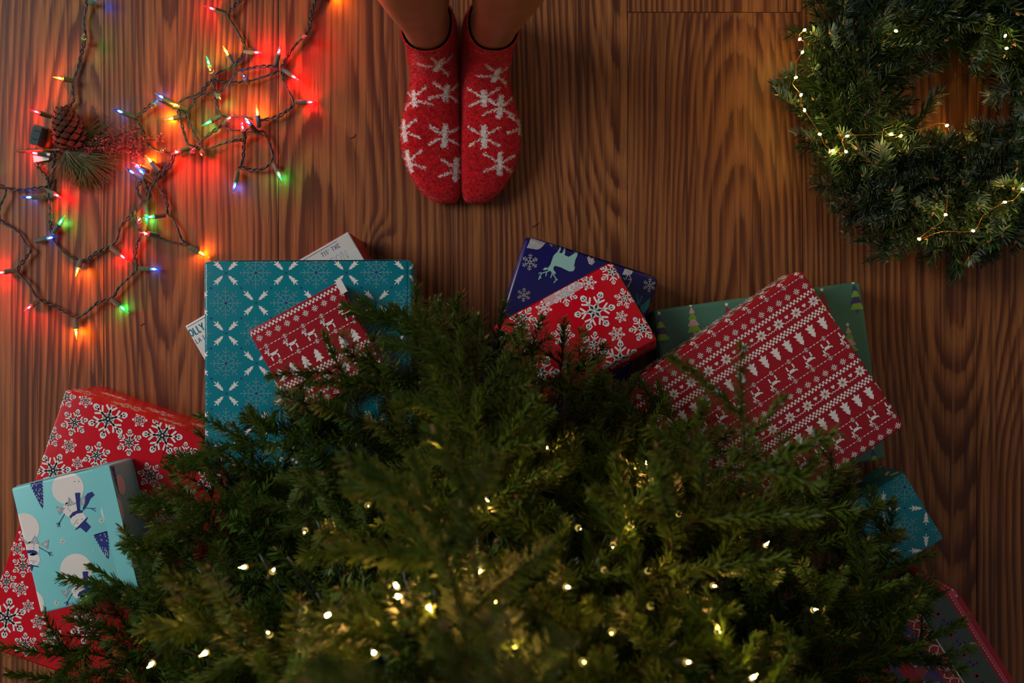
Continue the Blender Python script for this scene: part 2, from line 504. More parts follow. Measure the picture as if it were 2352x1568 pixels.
def teal_print(g, c0, step, rot=0.0):
    """snowflakes and crosses of little firs on a chequer grid; colours 0 white 1 grey 2 navy"""
    fir = [(0.12, 0), (0.24, -0.062), (0.23, -0.025), (0.345, -0.082), (0.33, -0.032), (0.465, -0.105), (0.43, -0.014), (0.54, -0.014),
           (0.54, 0.014), (0.43, 0.014), (0.465, 0.105), (0.33, 0.032), (0.345, 0.082), (0.23, 0.025), (0.24, 0.062)]
    ft = tris(fir)
    for i in range(-14, 15):
        for j in range(-14, 15):
            c = rotp([(i * step, j * step)], rot, c0)[0]
            if not (-0.12 < c[0] < g.W + 0.12 and -0.12 < c[1] < g.D + 0.12): continue
            if (i + j) % 2 == 0:
                flake_fine(g, c, step * 0.49, 8, 0.05, rot, 1, True); g.disc(c, step * 0.055, 2, 8)
            else:
                for k in range(4):
                    a = rot + math.pi / 4 + k * math.pi / 2
                    g.tr += [(rotp([(x * step * 1.04, y * step * 1.04) for x, y in t], a, c), 0) for t in ft]
                g.disc(c, step * 0.035, 2, 8)
            cc = rotp([((i + .5) * step, (j + .5) * step)], rot, c0)[0]; g.disc(cc, step * 0.038, 2, 8)
    g.finish([i_white, i_gray, i_navy])

def fair_print(g, v0, sgn, u0=0.0):
    """knitted-jumper rows; all white"""
    s = g.s
    ul, ur = -0.1, g.W + 0.1
    for per in range(-3, 5):
        base = v0 + per * 192.6 * s * sgn
        if base < -0.25 or base > g.D + 0.25: continue
        V = lambda off: base + sgn * off * s
        def row(step, shift=0.0):
            st = step * s; k = math.floor((ul - u0) / st)
            u = u0 + k * st + shift * s
            while u < ur: yield u; u += st
        for u in row(48.2):                                    # eight-petal stars, hearts, zigzag
            c = (u, V(0))
            for k in range(8):
                a = k * math.pi / 4 + math.pi / 8
                g.add(rotp([(1.5 * s, 0), (8 * s, -2.9 * s), (14.2 * s, 0), (8 * s, 2.9 * s)], a, c), 0)
            hc = (u + 24.1 * s, V(-4))
            g.add([(hc[0] + x * s, hc[1] + y * s * sgn * -1) for x, y in ((0, -5), (4.4, -0.5), (4.4, 2.6), (2.4, 3.8), (0, 2), (-2.4, 3.8), (-4.4, 2.6), (-4.4, -0.5))], 0)
            for k in range(7):
                x0 = u + (11 + k * 3.8) * s; y0 = V(7) + (1.7 if k % 2 else -1.7) * s; y1 = V(7) - (1.7 if k % 2 else -1.7) * s
                g.line((x0, y0), (x0 + 3.8 * s, y1), 1.5 * s, 0)
        for off, n in ((26.5, 3), (170, 2)):                   # chequer bands
            for r in range(n):
                for u in row(9.6, 4.8 * (r % 2)):
                    y = V(off) + (r - (n - 1) / 2) * 4.8 * s
                    g.add([(u, y - 2.5 * s), (u + 4.9 * s, y - 2.5 * s), (u + 4.9 * s, y + 2.5 * s), (u, y + 2.5 * s)], 0)
        for u in row(32.13, 6):                                # firs, tip towards +off
            c = (u, V(54.7))
            g.add([(c[0] + x * s, c[1] + y * s * sgn) for x, y in ((0, 17), (7, 7), (3.5, 7), (9.5, -2), (4.5, -2), (11, -12), (2, -12), (2, -17), (-2, -17), (-2, -12), (-11, -12), (-4.5, -2), (-9.5, -2), (-3.5, 7), (-7, 7))], 0)
        for off in (84, 130):                                  # dashed lines with small stars
            for u in row(9.64): g.line((u, V(off)), (u + 6 * s, V(off)), 1.8 * s, 0)
            for u in row(48.2, 20 if off == 84 else 8): star8(g, (u, V(off)), 6.2 * s, 1.35 * s, 0)
        for q, u in enumerate(row(48.2, 14)):                  # reindeer, feet towards -off
            fx = 1
            for rc in ((-9, 11, -3, 4), (-9, -5.5, -14, 0), (7.5, 11, -14, 0), (-12, -7.5, 0, 10), (-17, -8, 8.5, 12), (11, 13.5, 2, 6),
                       (-12.5, -10.5, 12, 17), (-7.5, -5.5, 10, 17), (-15, -10, 14, 15.6), (-7, -3, 14, 15.6)):
                x0, x1, y0, y1 = rc
                g.add([(u + fx * x * s, V(106) - sgn * -1 * y * s) for x, y in ((x0, y0), (x1, y0), (x1, y1), (x0, y1))], 0)
        for u in row(24.1, 3): star8(g, (u, V(153)), 8.2 * s, 1.7 * s, 0)
    g.finish([i_white])

# -- stroke lettering (slab serif or plain): strokes on a 0..w x 0..1 box, y up
FONT = {'T': (0.8, [((0, 1), (.8, 1)), ((.4, 1), (.4, 0))], [(.4, 0)]), 'I': (0.3, [((.15, 0), (.15, 1))], [(.15, 0), (.15, 1)]),
        'H': (0.85, [((.12, 0), (.12, 1)), ((.73, 0), (.73, 1)), ((.12, .5), (.73, .5))], [(.12, 0), (.12, 1), (.73, 0), (.73, 1)]),
        'E': (0.7, [((.1, 0), (.1, 1)), ((.0, 1), (.68, 1)), ((.0, 0), (.7, 0)), ((.1, .5), (.5, .5)), ((.68, 1), (.68, .8)), ((.7, 0), (.7, .2))], []),
        'S': (0.7, [((.62, .82), (.5, .97)), ((.5, .97), (.2, .97)), ((.2, .97), (.06, .8)), ((.06, .8), (.1, .62)), ((.1, .62), (.55, .42)), ((.55, .42), (.64, .24)),
                    ((.64, .24), (.5, .04)), ((.5, .04), (.2, .03)), ((.2, .03), (.05, .2))], []),
        "'": (0.22, [((.12, 1), (.08, .72))], []), ' ': (0.35, [], []),
        'O': (0.85, [((.425 + .37 * math.cos(k * math.pi / 6), .5 + .47 * math.sin(k * math.pi / 6)), (.425 + .37 * math.cos((k + 1) * math.pi / 6), .5 + .47 * math.sin((k + 1) * math.pi / 6))) for k in range(12)], []),
        'N': (0.85, [((.12, 0), (.12, 1)), ((.12, 1), (.73, 0)), ((.73, 0), (.73, 1))], [(.12, 0), (.73, 1)]),
        'L': (0.65, [((.12, 1), (.12, 0)), ((.12, 0), (.58, 0)), ], [(.12, 1), (.05, 0)]), 'A': (0.85, [((.06, 0), (.42, 1)), ((.42, 1), (.78, 0)), ((.2, .35), (.64, .35))], [(.06, 0), (.78, 0)]),
        'Y': (0.75, [((.0, 1), (.37, .48)), ((.74, 1), (.37, .48)), ((.37, .48), (.37, 0))], []), 'J': (0.6, [((.45, 1), (.45, .2)), ((.45, .2), (.3, .02)), ((.3, .02), (.08, .1))], []),
        'F': (0.65, [((.1, 0), (.1, 1)), ((.0, 1), (.64, 1)), ((.1, .5), (.5, .5))], [(.1, 0)])}
def lettering(g, txt, o, cap, col, w=0.13, serif=True, rot=0.0, gap=0.16, sx=1.0):
    x = 0.0
    for ch in txt:
        adv, st, sf = FONT[ch]
        pt = lambda p: rotp([((x + p[0] * sx) * cap, -p[1] * cap)], rot, o)[0]
        for a, b in st: g.line(pt(a), pt(b), w * cap, col)
        if serif:
            for q in sf: g.line(pt((q[0] - .13, q[1])), pt((q[0] + .13, q[1])), w * 0.8 * cap, col)
        x += adv * sx + gap

# ---- the gifts themselves
# tall red gift at the left
g = Gift('tall red gift with black-and-white snowflake print, beneath the aqua snowman gift', (151, 895), (545, 1031), (-55, 1475), 0.125, 0.125, m_red)
for px, py, R in ((248, 962, 47), (373, 1000, 47), (171, 970, 32), (197, 919, 18), (321, 964, 18), (297, 1016, 31), (222, 1046, 33), (159, 1024, 18), (148, 912, 27), (116, 1003, 26),
                  (122, 1080, 42), (178, 1063, 15), (345, 1090, 30), (327, 1142, 20), (425, 1045, 31), (53, 1299, 27), (47, 1352, 19), (16, 1419, 47), (88, 1428, 18), (65, 1391, 15),
                  (59, 1480, 28), (118, 1465, 28), (15, 1335, 25), (480, 1100, 30), (430, 1140, 26), (390, 1180, 34), (270, 1130, 26), (300, 1220, 44), (200, 1440, 40), (60, 1230, 20), (40, 1260, 18)):
    flake_red(g, g.uv(px, py), R * g.s)
for k in range(9): flake_red(g, (0.012 + 0.034 * k, -0.028 - 0.045 * (k % 2) - 0.004 * (k % 3)), (0.019, 0.012, 0.021)[k % 3])
for k in range(8): flake_red(g, (0.03 + 0.034 * k, -0.075 + 0.045 * (k % 2)), 0.011)
for k in range(9): flake_red(g, (-0.03 - 0.03 * (k % 2), 0.03 + 0.045 * k), 0.02)
g.finish([i_white, i_black]); g.flaps('bottom', m_red)
f = g.strip('paper_seam', g.W * 0.62, 0.002, g.W * 0.622, g.D - 0.002, m_red)

# aqua snowman gift
g = Gift('light aqua gift printed with snowmen and moons, on top of the tall red gift', (25, 1121), (251, 1067), (100, 1408), 0.125 + 0.085, 0.0845, m_aqua, b=0.003)
W0, GR, NV = 0, 1, 2
Z = lambda x, y: (20 + x / 5.225, 1100 + y / 5.225)
for px, py, R in ((156, 1121, 37), (55, 1214, 36), (175, 1308, 37), (66, 1388, 36), (262, 1172, 30), (298, 1110, 24)): g.disc(g.uv(px, py), R * g.s, W0, 28)
def navyfir(x0, y0, x1, y1, wd):
    q = []
    for sg in (1, -1):
        side = []
        for k in range(9):
            t = k / 9; hw = wd * (1 - t) ** 0.85
            cx, cy = x0 + (x1 - x0) * t, y0 + (y1 - y0) * t
            nx, ny = (y1 - y0), -(x1 - x0); l = math.hypot(nx, ny); nx /= l; ny /= l
            bx, by = (x1 - x0) / l, (y1 - y0) / l
            side += [(cx + sg * nx * hw + bx * 3, cy + sg * ny * hw + by * 3), (cx + sg * nx * hw * 0.72 + bx * 1, cy + sg * ny * hw * 0.72 + by * 1)]
        q.append(side)
    g.addpx(q[0] + [(x1, y1)] + q[1][::-1], NV)
    rr = random.Random(int(x0))
    for k in range(18):
        t = rr.uniform(0.05, 0.85); o = rr.uniform(-0.7, 0.7) * wd * (1 - t)
        cx, cy = x0 + (x1 - x0) * t + o, y0 + (y1 - y0) * t
        g.plinepx([(cx - 1, cy - 1.6), (cx + (1 if o > 0 else -1), cy + 1.6)], 1.1, 3)
navyfir(82, 1104, 98, 1168, 17); navyfir(231, 1222, 249, 1284, 20); navyfir(262, 1062, 281, 1134, 12)
def snowman(body, head, rb, rh, hat, scarf, tails, arms, pens, dots, carrot, letters):
    g.disc(g.uv(*Z(*body)), rb / 5.225 * g.s, W0, 20); g.disc(g.uv(*Z(*head)), rh / 5.225 * g.s, W0, 20)
    for t in pens: g.addpx([Z(*p) for p in t], GR)
    for t in tails: g.addpx([Z(*p) for p in t], NV)
    g.addpx([Z(*p) for p in scarf], NV)
    if hat: g.addpx([Z(*p) for p in hat], NV)
    for a in arms: g.plinepx([Z(*p) for p in a], 1.6, NV)
    for d in dots: g.disc(g.uv(*Z(*d)), 1.3 * g.s, NV, 6)
    if carrot: g.plinepx([Z(*p) for p in carrot], 1.8, GR)
    for ch, x, y, r in letters: lettering(g, ch, g.uv(*Z(x, y)), 8.5 * g.s, 3, 0.16, False, math.radians(r))
snowman((740, 360), (835, 482), 92, 97, [(797, 603), (945, 450), (945, 470), (925, 505), (987, 570), (930, 640), (858, 578), (802, 610)],
        [(730, 445), (770, 395), (830, 372), (888, 370), (886, 402), (830, 412), (780, 432), (744, 474)],
        [[(795, 165), (860, 160), (855, 375), (822, 380)], [(920, 205), (945, 170), (1000, 150), (1030, 190), (980, 235), (950, 300), (900, 375), (886, 350), (915, 290)]],
        [[(675, 412), (610, 520), (585, 572)], [(610, 520), (570, 538)], [(610, 520), (612, 572)], [(920, 345), (985, 350), (1045, 385)], [(985, 350), (1045, 350)]],
        [[(558, 320), (682, 345), (608, 428)], [(720, 212), (806, 300), (698, 332)], [(905, 200), (945, 312), (828, 302)]],
        [(682, 310), (713, 354), (735, 378), (880, 478), (826, 530)], [(775, 552), (832, 482)], [('Y', 632, 348, 230), ('O', 765, 250, 165), ('J', 915, 245, 190)])
snowman((285, 830), (300, 965), 88, 78, [(240, 1015), (360, 1046), (358, 1056), (296, 1046), (275, 1115), (235, 1025)],
        [(210, 852), (300, 848), (345, 870), (345, 902), (300, 888), (216, 892)], [],
        [[(370, 822), (475, 880), (528, 915)], [(475, 880), (500, 925)], [(475, 880), (523, 876)]],
        [[(315, 668), (366, 776), (254, 772)], [(482, 722), (470, 838), (378, 778)], [(170, 705), (246, 772), (180, 775)]],
        [(305, 790), (302, 820), (297, 1003)], [(255, 975), (335, 988)], [('O', 335, 712, 180), ('N', 462, 758, 195)])
snowman((850, 1340), (945, 1430), 95, 92, None, [(826, 1390), (850, 1350), (920, 1322), (982, 1322), (985, 1352), (920, 1365), (870, 1385), (838, 1415)],
        [[(885, 1108), (955, 1103), (950, 1318), (915, 1322)], [(1030, 1230), (1060, 1280), (1010, 1325), (980, 1330)]],
        [[(768, 1365), (705, 1468), (690, 1515)], [(705, 1468), (668, 1488)], [(705, 1468), (714, 1512)]],
        [[(732, 1208), (832, 1266), (742, 1322)], [(910, 1158), (965, 1250), (850, 1262)], [(618, 1335), (738, 1328), (690, 1425)]],
        [(807, 1306), (828, 1330)], None, [('L', 705, 1350, 240), ('E', 785, 1235, 215), ('O', 925, 1195, 170)])
for x, y in ((144, 1243), (130, 1384), (233, 1195)): star8(g, g.uv(x, y), 7.5 * g.s, 1.6 * g.s, W0)
rr = random.Random(3)
for k in range(34): g.disc(g.uv(rr.uniform(40, 250), rr.uniform(1085, 1400)), 1.3 * g.s, W0, 6)
g.finish([i_white, i_dgrey, i_navy, plain('ink_frost', lin(214, 222, 226), 0.5)])
g.strip('paper_seam', g.W - 0.022, 0.001, g.W - 0.0005, g.D - 0.002, m_aqua, 0.0003)
g.flaps('top', m_aqua)

# white lettered gift under the large teal one
g = Gift('white gift with navy and teal lettering, poking out under the large teal gift', (424, 748), (799, 531), (534, 938), 0.125, 0.125, m_white, b=0.0022)
g.s = g.s
lettering(g, "TIS' THE", g.uv(741, 590), 9.0 * g.s, 0, 0.12, True, 0, 0.26, 0.70)
lettering(g, 'SEASON', g.uv(729, 632), 19 * g.s, 1, 0.10, False, 0, 0.12, 0.82)
lettering(g, 'JOLLY', (-8.6 * g.s, g.uv(434, 777)[1]), 17 * g.s, 2, 0.17, False, 0, 0.1, 0.66)
lettering(g, 'LA LA', g.uv(452, 789), 9.5 * g.s, 0, 0.12, True, 0, 0.2, 0.8)
for vv in (0.0005, g.D - 0.004): g.add([(-0.2, vv - 0.14), (g.W + 0.2, vv - 0.14), (g.W + 0.2, vv), (-0.2, vv)], 3) if vv < 0.01 else None
g.add([(-0.12, 0.030), (-0.0015, 0.030), (-0.0015, 0.2), (-0.12, 0.2)], 3); g.add([(g.W + 0.0015, -0.1), (g.W + 0.12, -0.1), (g.W + 0.12, 0.3), (g.W + 0.0015, 0.3)], 3)
g.finish([i_navy, i_pale, i_tealink, i_redink])
g.strip('clear_tape', g.W - 0.016, 0.026, g.W - 0.0005, 0.06, m_tape); g.strip('paper_seam', 0.002, 0.0030, g.W - 0.02, 0.0036, i_pale)

# large teal gift
Lteal = Gift('large square teal gift with white snowflake and fir print, resting on the white lettered gift', (468, 600), (948, 598), (470, 1078), 0.177, 0.05, m_teal, b=0.004)
g = Lteal
teal_print(g, g.uv(587.6, 626.5), 69.2 * g.s)
g.strip('paper_seam', g.W - 0.0085, 0.001, g.W - 0.0078, g.D - 0.001, m_teal)
g.flaps('top', m_teal); g.flaps('bottom', m_teal)

# small fair isle gift on the teal one
g = Gift('small flat red gift with white knitted-jumper reindeer pattern, lying on the large teal gift', (570, 760), (776, 648), (680, 962), 0.177 + 0.03, 0.0295, m_fair)
fair_print(g, 180 * g.s, -1, 12 * g.s)
g.strip('white_paper_end', g.W - 0.003, -0.0005, g.W + 0.0055, 0.016, i_white, 0.0004); g.flaps('right', m_fair)

# navy reindeer gift
g = Gift('navy blue gift printed with mint and gold reindeer, under the tilted red snowflake gift', (1206, 541), (1514, 638), (1096, 893), 0.07, 0.07, m_navy, b=0.007)
Y5 = lambda x, y: (1180 + x / 9.8, 530 + y / 9.8)
deer = [(1050, 270), (1078, 310), (1060, 420), (1020, 490), (1085, 505), (1130, 430), (1150, 300), (1180, 320), (1160, 450), (1145, 550), (1240, 585), (1360, 510), (1380, 460), (1355, 375), (1395, 400), (1400, 480),
        (1390, 520), (1440, 405), (1465, 430), (1420, 580), (1390, 640), (1350, 810), (1380, 795), (1365, 870), (1330, 910), (1240, 910), (1180, 880), (1060, 820), (930, 785), (900, 810), (890, 850), (900, 890),
        (940, 930), (940, 980), (900, 970), (860, 910), (800, 905), (765, 870), (690, 885), (655, 880), (690, 830), (740, 825), (765, 840), (820, 770), (850, 690), (890, 570), (930, 520), (985, 470), (1040, 370)]
antl = [[(800, 900), (720, 925), (640, 950), (590, 1010), (560, 1100)], [(640, 950), (590, 942), (560, 965)], [(600, 1000), (605, 1075)], [(740, 925), (720, 1020)],
        [(850, 910), (870, 960), (930, 1040), (950, 1110), (900, 1170)], [(865, 960), (830, 1060)], [(940, 1060), (985, 1110)]]
g.addpx([Y5(*p) for p in deer], 0)
for a in antl: g.plinepx([Y5(*p) for p in a], 2.2, 0)
g.addpx([Y5(*p) for p in [(525, 75), (590, 90), (620, 160), (680, 150), (790, 165), (650, 350), (580, 410), (500, 420), (400, 400), (290, 385), (340, 280), (390, 140)]], 1)
for a in ([(800, 180), (830, 280), (870, 340)], [(830, 260), (900, 220), (990, 320)], [(860, 240), (920, 290)]): g.plinepx([Y5(*p) for p in a], 3, 1)
g.addpx([Y5(*p) for p in [(1700, 530), (1650, 600), (1690, 740), (1760, 770), (1830, 700), (1800, 660), (1820, 580), (1750, 610)]], 1)
Y2 = lambda x, y: (1100 + x / 3.267, 520 + y / 3.267)
g.addpx([Y2(*p) for p in [(1100, 310), (1160, 330), (1150, 350), (1130, 370), (1110, 365), (1075, 360)]], 1)
for a in ([(1115, 365), (1100, 400), (1085, 385)], [(1128, 365), (1145, 400), (1130, 430), (1115, 455)], [(1140, 400), (1120, 395)]): g.plinepx([Y2(*p) for p in a], 2, 1)
g.addpx([Y2(*p) for p in [(1200, 605), (1290, 535), (1282, 605), (1235, 650)]], 2)
for a in ([(1185, 505), (1195, 560), (1205, 600)], [(1225, 520), (1205, 570)], [(1185, 570), (1210, 610)]): g.plinepx([Y2(*p) for p in a], 3, 2)
for px, py, R in ((1217, 602, 19), (1203, 677, 16), (1492, 655, 16), (1358, 897, 14), (1433, 827, 15)): flake_fine(g, g.uv(px, py), R * g.s, 6, 0.12, 0.3, 1)
Y6 = lambda x, y: (1320 + x / 7.84, 800 + y / 7.84)
g.addpx([Y6(*p) for p in [(200, 560), (270, 545), (340, 470), (480, 430), (575, 440), (630, 335), (645, 380), (615, 440), (650, 430), (715, 310), (752, 285), (670, 450), (692, 600), (655, 760), (600, 790), (555, 760), (545, 700), (600, 680), (520, 640), (400, 600), (280, 555)]], 3)
for a in ([(560, 790), (480, 840), (455, 940)], [(520, 820), (510, 900)], [(600, 800), (640, 900), (620, 940)], [(600, 850), (570, 990)]): g.plinepx([Y6(*p) for p in a], 2, 3)
g.addpx([Y6(*p) for p in [(490, 1045), (516, 1060), (540, 1230), (602, 1115), (570, 1270), (500, 1330), (490, 1450), (345, 1440), (330, 1340), (350, 1290), (400, 1280), (495, 1180)]], 4)
g.finish([i_mint, i_silver, i_tealink, i_gold, i_tan])
g.flaps('top', m_navy)

# tilted red snowflake gift
g = Gift('small tilted red gift with black-and-white snowflake print, lying on the navy gift', (1131, 748), (1405, 600), (1231, 930), (0.124, 0.124, 0.158), 0.05, m_red, b=0.004)
for px, py, R in ((1366, 714, 48), (1242, 858, 44), (1363, 792, 32), (1435, 685, 25), (1476, 753, 32), (1427, 727, 15), (1417, 767, 19), (1406, 624, 31), (1352, 650, 19), (1297, 675, 31), (1249, 708, 20),
                  (1201, 731, 32), (1235, 748, 14), (1293, 768, 28), (1424, 826, 45), (1210, 790, 28), (1284, 900, 16), (1322, 640, 28), (1150, 770, 16), (1300, 840, 16)):
    flake_red(g, g.uv(px, py), R * g.s)
for k in range(7): flake_red(g, (0.02 + 0.03 * k, -0.022 - 0.012 * (k % 2)), 0.014)
g.finish([i_white, i_black]); g.flaps('top', m_red)
g.strip('clear_tape', g.W * 0.42, 0.001, g.W * 0.70, 0.014, m_tape)

# green tree gift
g = Gift('sage green gift printed with striped christmas trees, under the big red jumper-pattern gift', (1500, 712), (1977, 645), (1558, 1122), 0.071, 0.071, m_green, b=0.006)
def striped(px, py, c1, c2, hgt=58, wd=17):
    ax = g.uv(px, py); s = g.s
    star = []
    for k in range(10):
        a = -math.pi / 2 + k * math.pi / 5; r = (5.5 if k % 2 == 0 else 2.3) * s
        star.append((ax[0] + r * math.cos(a), ax[1] - 3 * s + r * math.sin(a)))
    g.add(star, 0)
    for k in range(4):
        y0, y1 = (2 + k * hgt / 4) * s, (2 + (k + 1) * hgt / 4) * s
        w0, w1 = (0.5 + 2.6 * k) * s, (wd * (0.42 + 0.195 * k)) * s
        g.add([(ax[0] - w0, ax[1] + y0), (ax[0] + w0, ax[1] + y0), (ax[0] + w1, ax[1] + y1), (ax[0] - w1, ax[1] + y1)], (c1, c2)[k % 2])
    g.add([(ax[0] - 2 * s, ax[1] + (2 + hgt) * s), (ax[0] + 2 * s, ax[1] + (2 + hgt) * s), (ax[0] + 2 * s, ax[1] + (9 + hgt) * s), (ax[0] - 2 * s, ax[1] + (9 + hgt) * s)], c1)
for a in ((1587, 703, 2, 1), (1961, 651, 3, 1), (1514, 722, 3, 1), (1669, 702, 4, 4), (1888, 668, 4, 4), (1947, 748, 2, 1), (1528, 838, 4, 4), (2005, 1030, 3, 1), (1990, 930, 4, 4), (1610, 850, 3, 1), (1750, 690, 3, 1), (1820, 676, 2, 1)): striped(*a)
g.finish([i_white, i_lime, i_pink, i_purple, i_redink]); g.flaps('left', m_green)

# big fair isle gift
g = Gift('big red gift with rows of white reindeer, firs and stars, lying on the green gift', (1430, 893), (1842, 619), (1671, 1252), 0.072 + 0.085, 0.0848, m_fair, b=0.006)
fair_print(g, 75 * g.s, 1, g.uv(1748, 771)[0])
g.flaps('left', m_fair)

# small teal gift at the right
g = Gift('small teal gift with white firs and snowflakes, at the right edge of the tree', (1950, 1160), (2076, 1084), (2055, 1305), 0.085, 0.085, m_teal, b=0.0025)
teal_print(g, g.uv(2078, 1118), 69 * g.s, math.radians(-14))
g.flaps('top', m_teal)

# striped gift in the lower right corner
g = Gift('tall red, purple and dark green striped gift in the lower right corner', (1936, 1511), (2191, 1351), (2121, 1803), 0.143, 0.143, m_strip, b=0.0015)
s = g.s
def band(u0, u1, c): g.add([(u0 * s, -0.2), (u1 * s, -0.2), (u1 * s, g.D + .2), (u0 * s, g.D + .2)], c)
w = g.W / s
band(w - 2, w + 200, 4); band(w - 95, w - 23, 2); band(w - 98, w - 95, 0); band(w - 178, w - 132, 3); band(w - 222, w - 206, 3); band(w - 215, w - 213, 0)
band(w - 23, w - 14, 1); band(w - 14, w - 2, 4)
k = -60
while k < g.D / s + 60:
    g.line(((w - 16) * s, k * s), ((w - 16) * s, (k + 5) * s), 1.5 * s, 5); k += 8
k = -60
while k < g.D / s + 60:
    x = w - 128
    for a, b_ in (((0, 0), (14, 14)), ((14, 14), (28, 0)), ((28, 0), (14, -14)), ((14, -14), (0, 0))):
        g.line(((x + a[0]) * s, (k + a[1]) * s), ((x + b_[0]) * s, (k + b_[1]) * s), 2.2 * s, 5)
    k += 22
k = -66
while k < g.D / s + 60:
    x = w - 178
    g.add([(x * s, k * s), ((x + 34) * s, (k + 20) * s), (x * s, (k + 40) * s)], 6)
    g.add([((x + 17) * s, (k + 10) * s), ((x + 36) * s, (k + 20) * s), ((x + 17) * s, (k + 30) * s), ((x + 22) * s, (k + 24) * s), ((x + 16) * s, (k + 20) * s), ((x + 22) * s, (k + 16) * s)], 5)
    g.add([((x + 3) * s, (k + 40) * s), ((x + 13) * s, (k + 45) * s), ((x + 3) * s, (k + 49) * s), ((x + 6) * s, (k + 45) * s)], 5)
    k += 42
k = 30
while k < g.D / s + 30:
    star8(g, ((w - 62) * s, k * s), 7 * s, 4 * s, 1 + 5)
    for rc in ((-9, 7, 18, 25), (-9, -6, 8, 20), (4, 7, 8, 20), (3, 8, 22, 34), (3, 14, 32, 36), (-6, -4, 8, 20)):
        g.add([((w - 62 + y * 0.9 - 14) * s, (k + 26 + x * 0.9) * s) for x, y in ((rc[0], rc[2]), (rc[1], rc[2]), (rc[1], rc[3]), (rc[0], rc[3]))], 7)
    k += 56
k = -40
while k < g.D / s + 40:
    g.add([((w - 6) * s, k * s), ((w - 1) * s, (k + 4) * s), ((w - 6) * s, (k + 8) * s)], 5); k += 18
g.finish([i_white, m_strip, i_dgreen, i_purple, i_rose, i_white, i_redink, i_purple])
g.strip('folded_paper_lip', g.W - 0.004, 0.012, g.W + 0.0018, g.D - 0.01, m_strip, 0.0012); g.flaps('top', i_dgreen)
# ------------------------------------------------------------------ person: bare legs in fuzzy socks
m_skin_n = N('skin_brown')
_tc = m_skin_n.node('TexCoord').outputs['Object']
_b = m_skin_n.node('BsdfPrincipled', Base_Color=m_skin_n.ramp(m_skin_n.noise(_tc, 40, 3), [(0.3, lin(122, 78, 54)), (0.7, lin(138, 90, 62))]), Roughness=0.45,
                   Normal=m_skin_n.bump(m_skin_n.noise(_tc, 900, 2), 0.15, 0.0005))
_b.inputs['Subsurface Weight'].default_value = 0.15; _b.inputs['Subsurface Radius'].default_value = (0.01, 0.004, 0.002); _b.inputs['Subsurface Scale'].default_value = 0.5
m_skin = m_skin_n.surf(_b.outputs[0])
m_sock = plain('sock_red', lin(194, 8, 22), 0.95, 0, 0.1, 0.6, 900, 0.25, 0, 0.35); m_sockw = plain('sock_white', lin(226, 214, 206), 0.95, 0, 0.1, 0.6, 900, 0.1, 0, 0.3)

# rings of a foot and lower leg: top point (y,z), bottom point (y,z), half width, shift towards the inner side; y runs from heel to toe
FOOT = [((.270, .015), (.268, .006), .010, .022), ((.265, .025), (.264, .002), .019, .020), ((.250, .032), (.250, 0), .0295, .013), ((.222, .039), (.222, 0), .0385, .006),
        ((.188, .046), (.188, 0), .043, .001), ((.152, .056), (.152, 0), .041, .001), ((.122, .070), (.115, 0), .0365, .006), ((.102, .086), (.075, 0), .033, .008),
        ((.093, .101), (.036, 0), .034, .006), ((.088, .113), (.008, .008), .0335, .006), ((.086, .124), (-.003, .03), .0335, .006), ((.085, .136), (-.001, .062), .034, .006),
        ((.086, .147), (.004, .10), .0345, .006), ((.087, .157), (.007, .138), .034, .006)]
LEG = [((.088, .175), (.008, .165), .034, .006), ((.090, .215), (.002, .21), .037, .006), ((.094, .27), (-.014, .27), .045, .006), ((.097, .34), (-.026, .34), .053, .006),
       ((.098, .40), (-.020, .40), .054, .006), ((.104, .46), (-.008, .46), .054, .006), ((.104, .50), (-.004, .50), .055, .006), ((.108, .58), (-.022, .58), .064, .006),
       ((.112, .68), (-.040, .68), .074, .005), ((.110, .78), (-.055, .78), .082, .004), ((.100, .86), (-.06, .86), .08, .0)]
def loft(rings, cx, ytoe, inner, lean, shrink=0.0, seg=64, sub=10):
    """rings to points; inner=+1 when the inner side is towards +X; lean = sideways drift per metre of height"""
    R = np.array([[a[0], a[1], b[0], b[1], w, c] for a, b, w, c in rings])
    n = len(R); out = []
    for i in range(n - 1):
        p0, p1, p2, p3 = R[max(i - 1, 0)], R[i], R[i + 1], R[min(i + 2, n - 1)]
        for k in range(sub):
            t = k / sub
            out.append(0.5 * ((2 * p1) + (p2 - p0) * t + (2 * p0 - 5 * p1 + 4 * p2 - p3) * t * t + (3 * p1 - p0 - 3 * p2 + p3) * t ** 3))
    out.append(R[-1]); R = np.array(out)
    V = []
    for ty, tz, by, bz, w, c in R:
        cy, cz = (ty + by) / 2, (tz + bz) / 2; ay, az = (ty - by) / 2, (tz - bz) / 2
        la = math.hypot(ay, az); k = max(0.2, (la - shrink) / la) if la > 1e-6 else 1
        for q in range(seg):
            a = 2 * math.pi * q / seg; ca, sa = math.cos(a), math.sin(a)
            ex = math.copysign(abs(ca) ** 0.86, ca); ez = math.copysign(abs(sa) ** 0.86, sa)
            y = cy + ay * ez * k; z = max(0.0004 + shrink, cz + az * ez * k)
            V.append((cx + inner * c + lean * max(0, z - 0.05) + (w - shrink) * ex, ytoe + 0.272 - y, z))
    m = len(R); Fc = [(i * seg + q, i * seg + (q + 1) % seg, (i + 1) * seg + (q + 1) % seg, (i + 1) * seg + q) for i in range(m - 1) for q in range(seg)]
    return V, Fc, m
YT = 0.200
FEET = [(P(987, 350, .04).x, 1, -0.02), (P(1126, 350, .04).x, -1, 0.13)]
person = empty('person', (P(1057, 300, .04).x, 0.40, 0))
tag(person, 'person standing barelegged in fuzzy red snowflake socks, seen from above', 'person')
V, Fc = [], []
